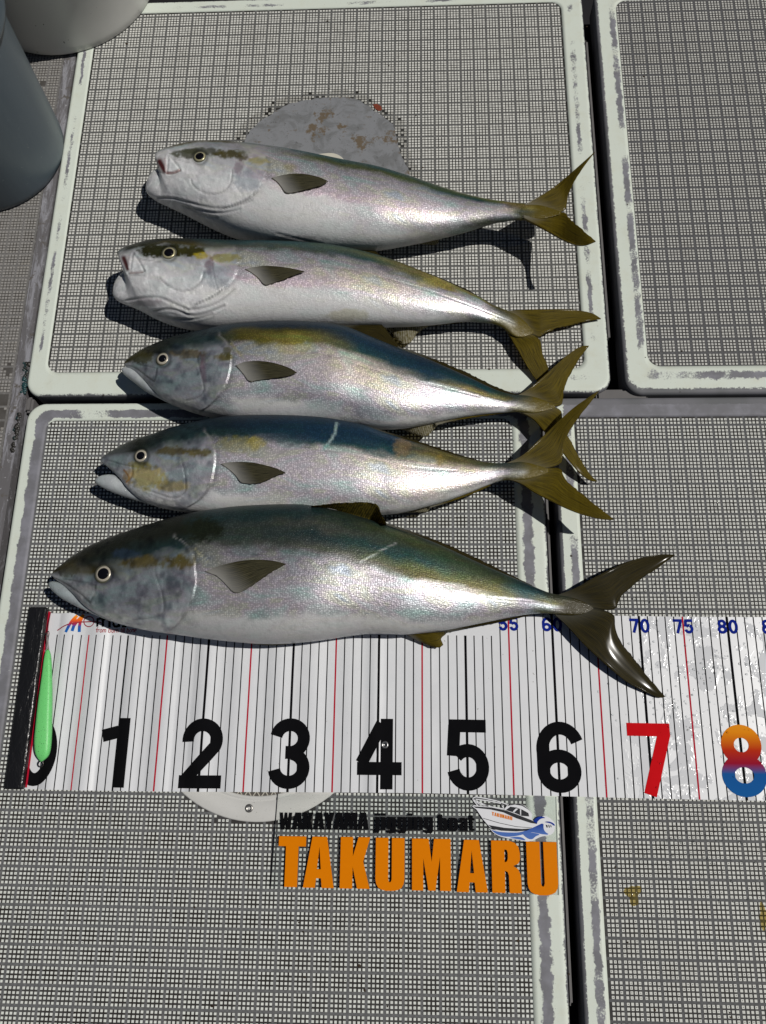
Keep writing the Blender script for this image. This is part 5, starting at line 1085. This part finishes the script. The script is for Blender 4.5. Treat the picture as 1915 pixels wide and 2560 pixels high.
# one, topmost
fish(dict(seed=47, mot=.22, at=(750, 500, 0), label='topmost fish, white throat turned up, tail lifted off the deck',
    top=[(365, 470), (370, 455), (380, 441), (392, 432), (405, 428), (406, 424), (399, 416), (393, 404), (396, 397), (414, 389), (449, 381), (496, 374), (543, 374), (594, 377), (666, 385), (739, 395), (811, 408), (884, 421), (938, 429), (972, 437), (1045, 457), (1117, 479), (1190, 497), (1262, 507), (1331, 511), (1362, 515), (1402, 529)],
    bot=[(364, 474), (368, 485), (394, 502), (449, 519), (485, 538), (521, 555), (557, 571), (594, 584), (648, 597), (702, 607), (775, 614), (848, 617), (933, 617), (1009, 606), (1060, 598), (1117, 587), (1172, 575), (1226, 557), (1281, 549), (1328, 551), (1360, 548), (1402, 535)],
    z=[(0, 4.4), (.2, 4.0), (.5, 3.7), (.75, 4.0), (1, 5.8)], eye=(500, 393, 16.2), pupil=11,
    k=[.8, .78, .74, .70, .62, .60, .30, .05],
    gill=[(668, 395), (672, 404), (669, 422), (661, 448), (645, 477), (623, 495), (594, 509), (557, 520)],
    creases=[([(420, 393), (419, 412), (417, 430)], 2.2, .10, .45), ([(424, 392), (440, 408), (450, 424)], 2.2, .08, .4), ([(418, 434), (436, 433), (451, 426)], 2.2, .1, .5), ([(581, 425), (579, 455), (565, 477), (536, 487), (503, 480), (480, 462), (478, 450)], 2.2, .06, .4), ([(395, 495), (430, 495), (470, 505), (520, 520), (580, 520), (630, 500)], 2.6, .09, .35), ([(455, 515), (500, 525), (550, 535), (600, 522)], 2.4, .08, .35), ([(470, 520), (510, 540), (545, 545)], 2.2, .07, .3), ([(435, 397), (465, 405), (480, 409)], 2, .05, .3), ([(395, 430), (430, 436), (450, 428)], 2.2, .06, .35), ([(582, 455), (600, 478), (610, 490)], 1.6, .03, .2), ([(692, 583), (750, 598), (808, 610)], 2.2, .06, .45)],
    strokes=[([(600, 475), (640, 455), (660, 440)], 1.5, (.65, .67, .68), .5), ([(399, 404), (406, 417), (412, 426)], 9, (.075, .018, .018), 1), ([(412, 398), (414, 412), (416, 427)], 3, (.55, .48, .48), .9), ([(425, 400), (428, 412), (424, 424), (438, 420)], 9, (.74, .76, .76), 1), ([(418, 432), (436, 431), (449, 425)], 2.5, (.30, .16, .15), .8)],
    blobs=[(470, 384, 40, 12, (.055, .056, .028), .9), (510, 379, 50, 10, (.05, .052, .028), .85), (575, 386, 44, 11, (.06, .052, .014), .95), (605, 395, 18, 8, (.06, .05, .015), .85), (645, 402, 28, 9, (.30, .26, .07), .75), (598, 420, 12, 20, (.20, .15, .18), .75), (620, 450, 34, 28, (.24, .28, .33), .6), (725, 418, 16, 12, (.26, .23, .08), .6), (740, 600, 70, 10, (.10, .10, .11), .6)],
    keys=[(0, [(0, 'hpale'), (1, 'hpale')]), (.07, [(0, 'hgray'), (.08, 'hgray'), (.2, 'hpale'), (1, 'hpale')]), (.13, [(0, 'hdark'), (.12, 'hbrown'), (.19, 'hlight'), (.4, 'hpale'), (1, 'hpale')]),
          (.25, [(0, 'hdark'), (.12, 'hbrown'), (.18, 'hgray'), (.4, 'hlight'), (.7, 'hpale'), (1, 'hpale')]),
          (.31, [(0, 'dteal'), (.06, 'teal'), (.12, 'dsilver'), (.30, 'silver'), (.52, 'silver'), (.57, 'pearl'), (.60, 'bellyw'), (1, 'bellyw')]),
          (.45, [(0, 'teal'), (.10, 'teal'), (.20, 'green'), (.27, 'dsilver'), (.5, 'silver'), (.64, 'pearl'), (.68, 'bellyw'), (1, 'bellyw')]),
          (.62, [(0, 'gshad'), (.10, 'teal'), (.22, 'green'), (.30, 'dsilver'), (.5, 'silver'), (.74, 'pearl'), (.80, 'silver'), (1, 'bellyw')]),
          (.80, [(0, 'warm'), (.12, 'green'), (.26, 'teal'), (.36, 'dsilver'), (.6, 'silver'), (.8, 'silver'), (1, 'gshad')]),
          (.88, [(0, 'olive'), (.2, 'gold'), (.35, 'dsilver'), (.6, 'warm'), (.8, 'dsilver'), (1, 'gshad')]), (.905, [(0, 'olive'), (.35, 'gold'), (.6, 'gshad'), (1, 'olive')]), (.96, [(0, 'tailc'), (1, 'tailc')]), (1, [(0, 'tailc'), (1, 'tailc')])],
    pec=([(679, 445), (721, 435), (757, 434), (797, 442), (820, 453)], [(695, 456), (706, 472), (714, 485), (739, 482), (775, 473), (808, 464), (820, 454)]),
    tail=([(1310, 515), (1371, 480), (1408, 451), (1444, 419), (1487, 380)], [(1306, 530), (1370, 532), (1416, 530), (1418, 495), (1433, 459), (1458, 419), (1487, 381)],
          [(1308, 546), (1364, 575), (1400, 597), (1437, 613), (1462, 615), (1489, 604)], [(1306, 530), (1370, 532), (1416, 530), (1424, 545), (1437, 557), (1462, 578), (1489, 603)]),
    tailz=(5.35, 8.2, 9.6),
    fins=[('anal_fin', [(1000, 606), (1040, 601), (1095, 591)], [(1009, 609), (1045, 610), (1084, 613), (1099, 609), (1096, 600)], (2.6, 2.8), (2.0, 2.2), M_PALE, 3),
          ('anal_ridge', [(1090, 592), (1117, 587), (1172, 574), (1226, 557)], [(1094, 600), (1121, 594), (1176, 581), (1229, 561)], (2.8, 4.2), (2.6, 4.1), M_FIN, 4)]))

# ------------------------------------------------------------------ water and slime
def m_water():
    n = N('water_drop'); tr = n.n('ShaderNodeBsdfTransparent'); tr.inputs[0].default_value = (.93, .94, .94, 1)
    gl = n.n('ShaderNodeBsdfGlossy'); gl.inputs['Roughness'].default_value = .03
    fr = n.n('ShaderNodeFresnel'); fr.inputs['IOR'].default_value = 1.45
    mx = n.n('ShaderNodeMixShader'); n.set(mx.inputs[0], fr.outputs[0]); n.set(mx.inputs[1], tr.outputs[0]); n.set(mx.inputs[2], gl.outputs[0]); n.set(n.out.inputs[0], mx.outputs[0]); return n.m
V, F = [], []
def drop(x, y, z, r, hgt):
    b = len(V); n = 10; asp = random.uniform(.7, 1.4)
    for k, (q, zz) in enumerate([(1, 0), (.9, .45), (.6, .85), (.25, 1)]):
        V.extend([(x+r*q*asp*math.cos(2*math.pi*j/n), y+r*q/asp*math.sin(2*math.pi*j/n), z+hgt*zz) for j in range(n)])
    V.append((x, y, z+hgt)); F.extend(gridfaces(4, n, True, b)); F.extend([(b+30+j, b+30+(j+1) % n, b+40) for j in range(n)])
for k in range(260):
    px, py = random.gauss(1740, 110), random.gauss(1690, 130)
    q = P(px, py, .3)
    if RY0+.3 < q[1] < RY1-.3 and q[0] < 52: drop(q[0], q[1], zsheet(q[0], q[1])+.01, random.uniform(.04, .17)**1.0, random.uniform(.03, .07))
for k in range(360):
    px, py = (random.gauss(1690, 130), random.gauss(1450, 90)) if k < 130 else (random.gauss(1800, 110), random.gauss(2080, 80)) if k < 260 else (random.gauss(1820, 90), random.gauss(1250, 90))
    q = P(px, py, 0)
    if q[0] > 24 and (q[1] > RY1+.4 or q[1] < RY0-.4) and q[1] < 12: drop(q[0], q[1], -.03, random.uniform(.05, .15), random.uniform(.06, .1))
o = mobj('water_drops', V, [f for f in F], m_water(), None, True); tag(o, 'clear water drops on the wet ruler sheet and right deck panel', 'water', kind='stuff')
def m_slime():
    n = N('slime'); a = n.noise(n.pos(), 300, 3); n.p(Base_Color=n.mix(a, (.16, .12, .03), (.30, .25, .10)), Roughness=.08); 
    n.b.inputs['Coat Weight'].default_value = .6
    tp = n.n('ShaderNodeBsdfTransparent'); tp.inputs[0].default_value = (.9, .8, .5, 1); mx = n.n('ShaderNodeMixShader'); mx.inputs[0].default_value = .8
    n.set(mx.inputs[1], n.b.outputs[0]); n.set(mx.inputs[2], tp.outputs[0]); n.set(n.out.inputs[0], mx.outputs[0]); return n.m
MS = m_slime()
for (px, py, rx, ry, lab) in [(1583, 2236, .75, 1.0, 'yellow brown slime blob on lower right panel nearest the gutter'), (1912, 2292, .6, 1.1, 'yellow slime blob on lower right panel at the photo edge')]:
    c = P(px, py); V2 = []; nr, na = 9, 28
    for i in range(nr):
        for j in range(na):
            a = 2*math.pi*j/na; f = i/(nr-1); rr = 1+.28*math.sin(3*a+px)+.15*math.sin(5*a+py)
            h_ = (1-f**2)*.22*(1+.6*float(vnoise(np.array(3*math.cos(a)*f+px), np.array(3*math.sin(a)*f+py))))
            V2.append((c[0]+rx*rr*f*math.cos(a), c[1]+ry*rr*f*math.sin(a), -.02+h_))
    o = mobj('slime_blob', V2, [q[::-1] for q in gridfaces(nr, na, True)], MS, None, True); tag(o, lab, 'slime', 'slime left by the fish')
# crust in the joint beside the side deck
def crust(pts, lab):
    V3, F3 = [], []
    for k in range(46):
        t = random.random(); q = resample(np.array(pts, float), 50)[int(t*49)]; c = P(q[0]+random.gauss(0, 2.5), q[1]+random.gauss(0, 3), 0); r = random.uniform(.12, .34); b = len(V3)
        for i, (fr_, zz) in enumerate([(1, -.5), (.85, .1), (.4, .3)]):
            V3 += [(c[0]+r*fr_*random.uniform(.7, 1.2)*math.cos(2*math.pi*j/9), c[1]+r*fr_*random.uniform(.7, 1.2)*math.sin(2*math.pi*j/9), -.45+r*1.2*max(0, zz)+(zz if zz < 0 else 0)*.1) for j in range(9)]
        V3.append((c[0], c[1], -.45+r*.42)); F3 += gridfaces(3, 9, True, b)+[(b+18+j, b+18+(j+1) % 9, b+27) for j in range(9)]
    n = N('crust'); a = n.noise(n.pos(), 60, 3); n.p(Base_Color=n.mix(n.step(a, .45, .6), (.02, .018, .015), (.012, .05, .055)), Roughness=.45)
    o = mobj('grime_crust', V3, F3, n.m, None, True); tag(o, lab, 'grime')
crust([(62, 905), (57, 945), (56, 980)], 'black crust of grime in the joint left of the large hatch corner')
crust([(45, 1030), (38, 1065), (32, 1100), (28, 1125)], 'black and teal crust of grime left of the lower hatch corner')

V, F = [], []
for k in range(150):
    px, py = random.uniform(20, 1900), random.uniform(20, 2550); q = P(px, py)
    if (RY0-.5 < q[1] < RY1+.5) or (P(676, 2000)[0]-1 < q[0] < 20 and -43 < q[1] < -30): continue
    b = len(V); r0 = random.uniform(.05, .16)*random.choice((1, 1, 1, 1.6)); a0 = random.random()*6; el = random.uniform(.4, 1)
    for zz, f_ in ((.0, 1), (.05, .6)):
        V += [(q[0]+r0*f_*random.uniform(.6, 1.2)*math.cos(a0+j), q[1]+el*r0*f_*random.uniform(.6, 1.2)*math.sin(a0+j), .004+zz) for j in (0, 1.05, 2.1, 3.14, 4.2, 5.25)]
    F += gridfaces(2, 6, True, b)+[tuple(range(b+6, b+12))]
o = mobj('dirt_specks', V, F, simple('dirt', (.035, .022, .012), .6, var=.6, sc=90)); tag(o, 'tiny dark specks of dirt scattered over the deck panels', 'dirt', kind='stuff')
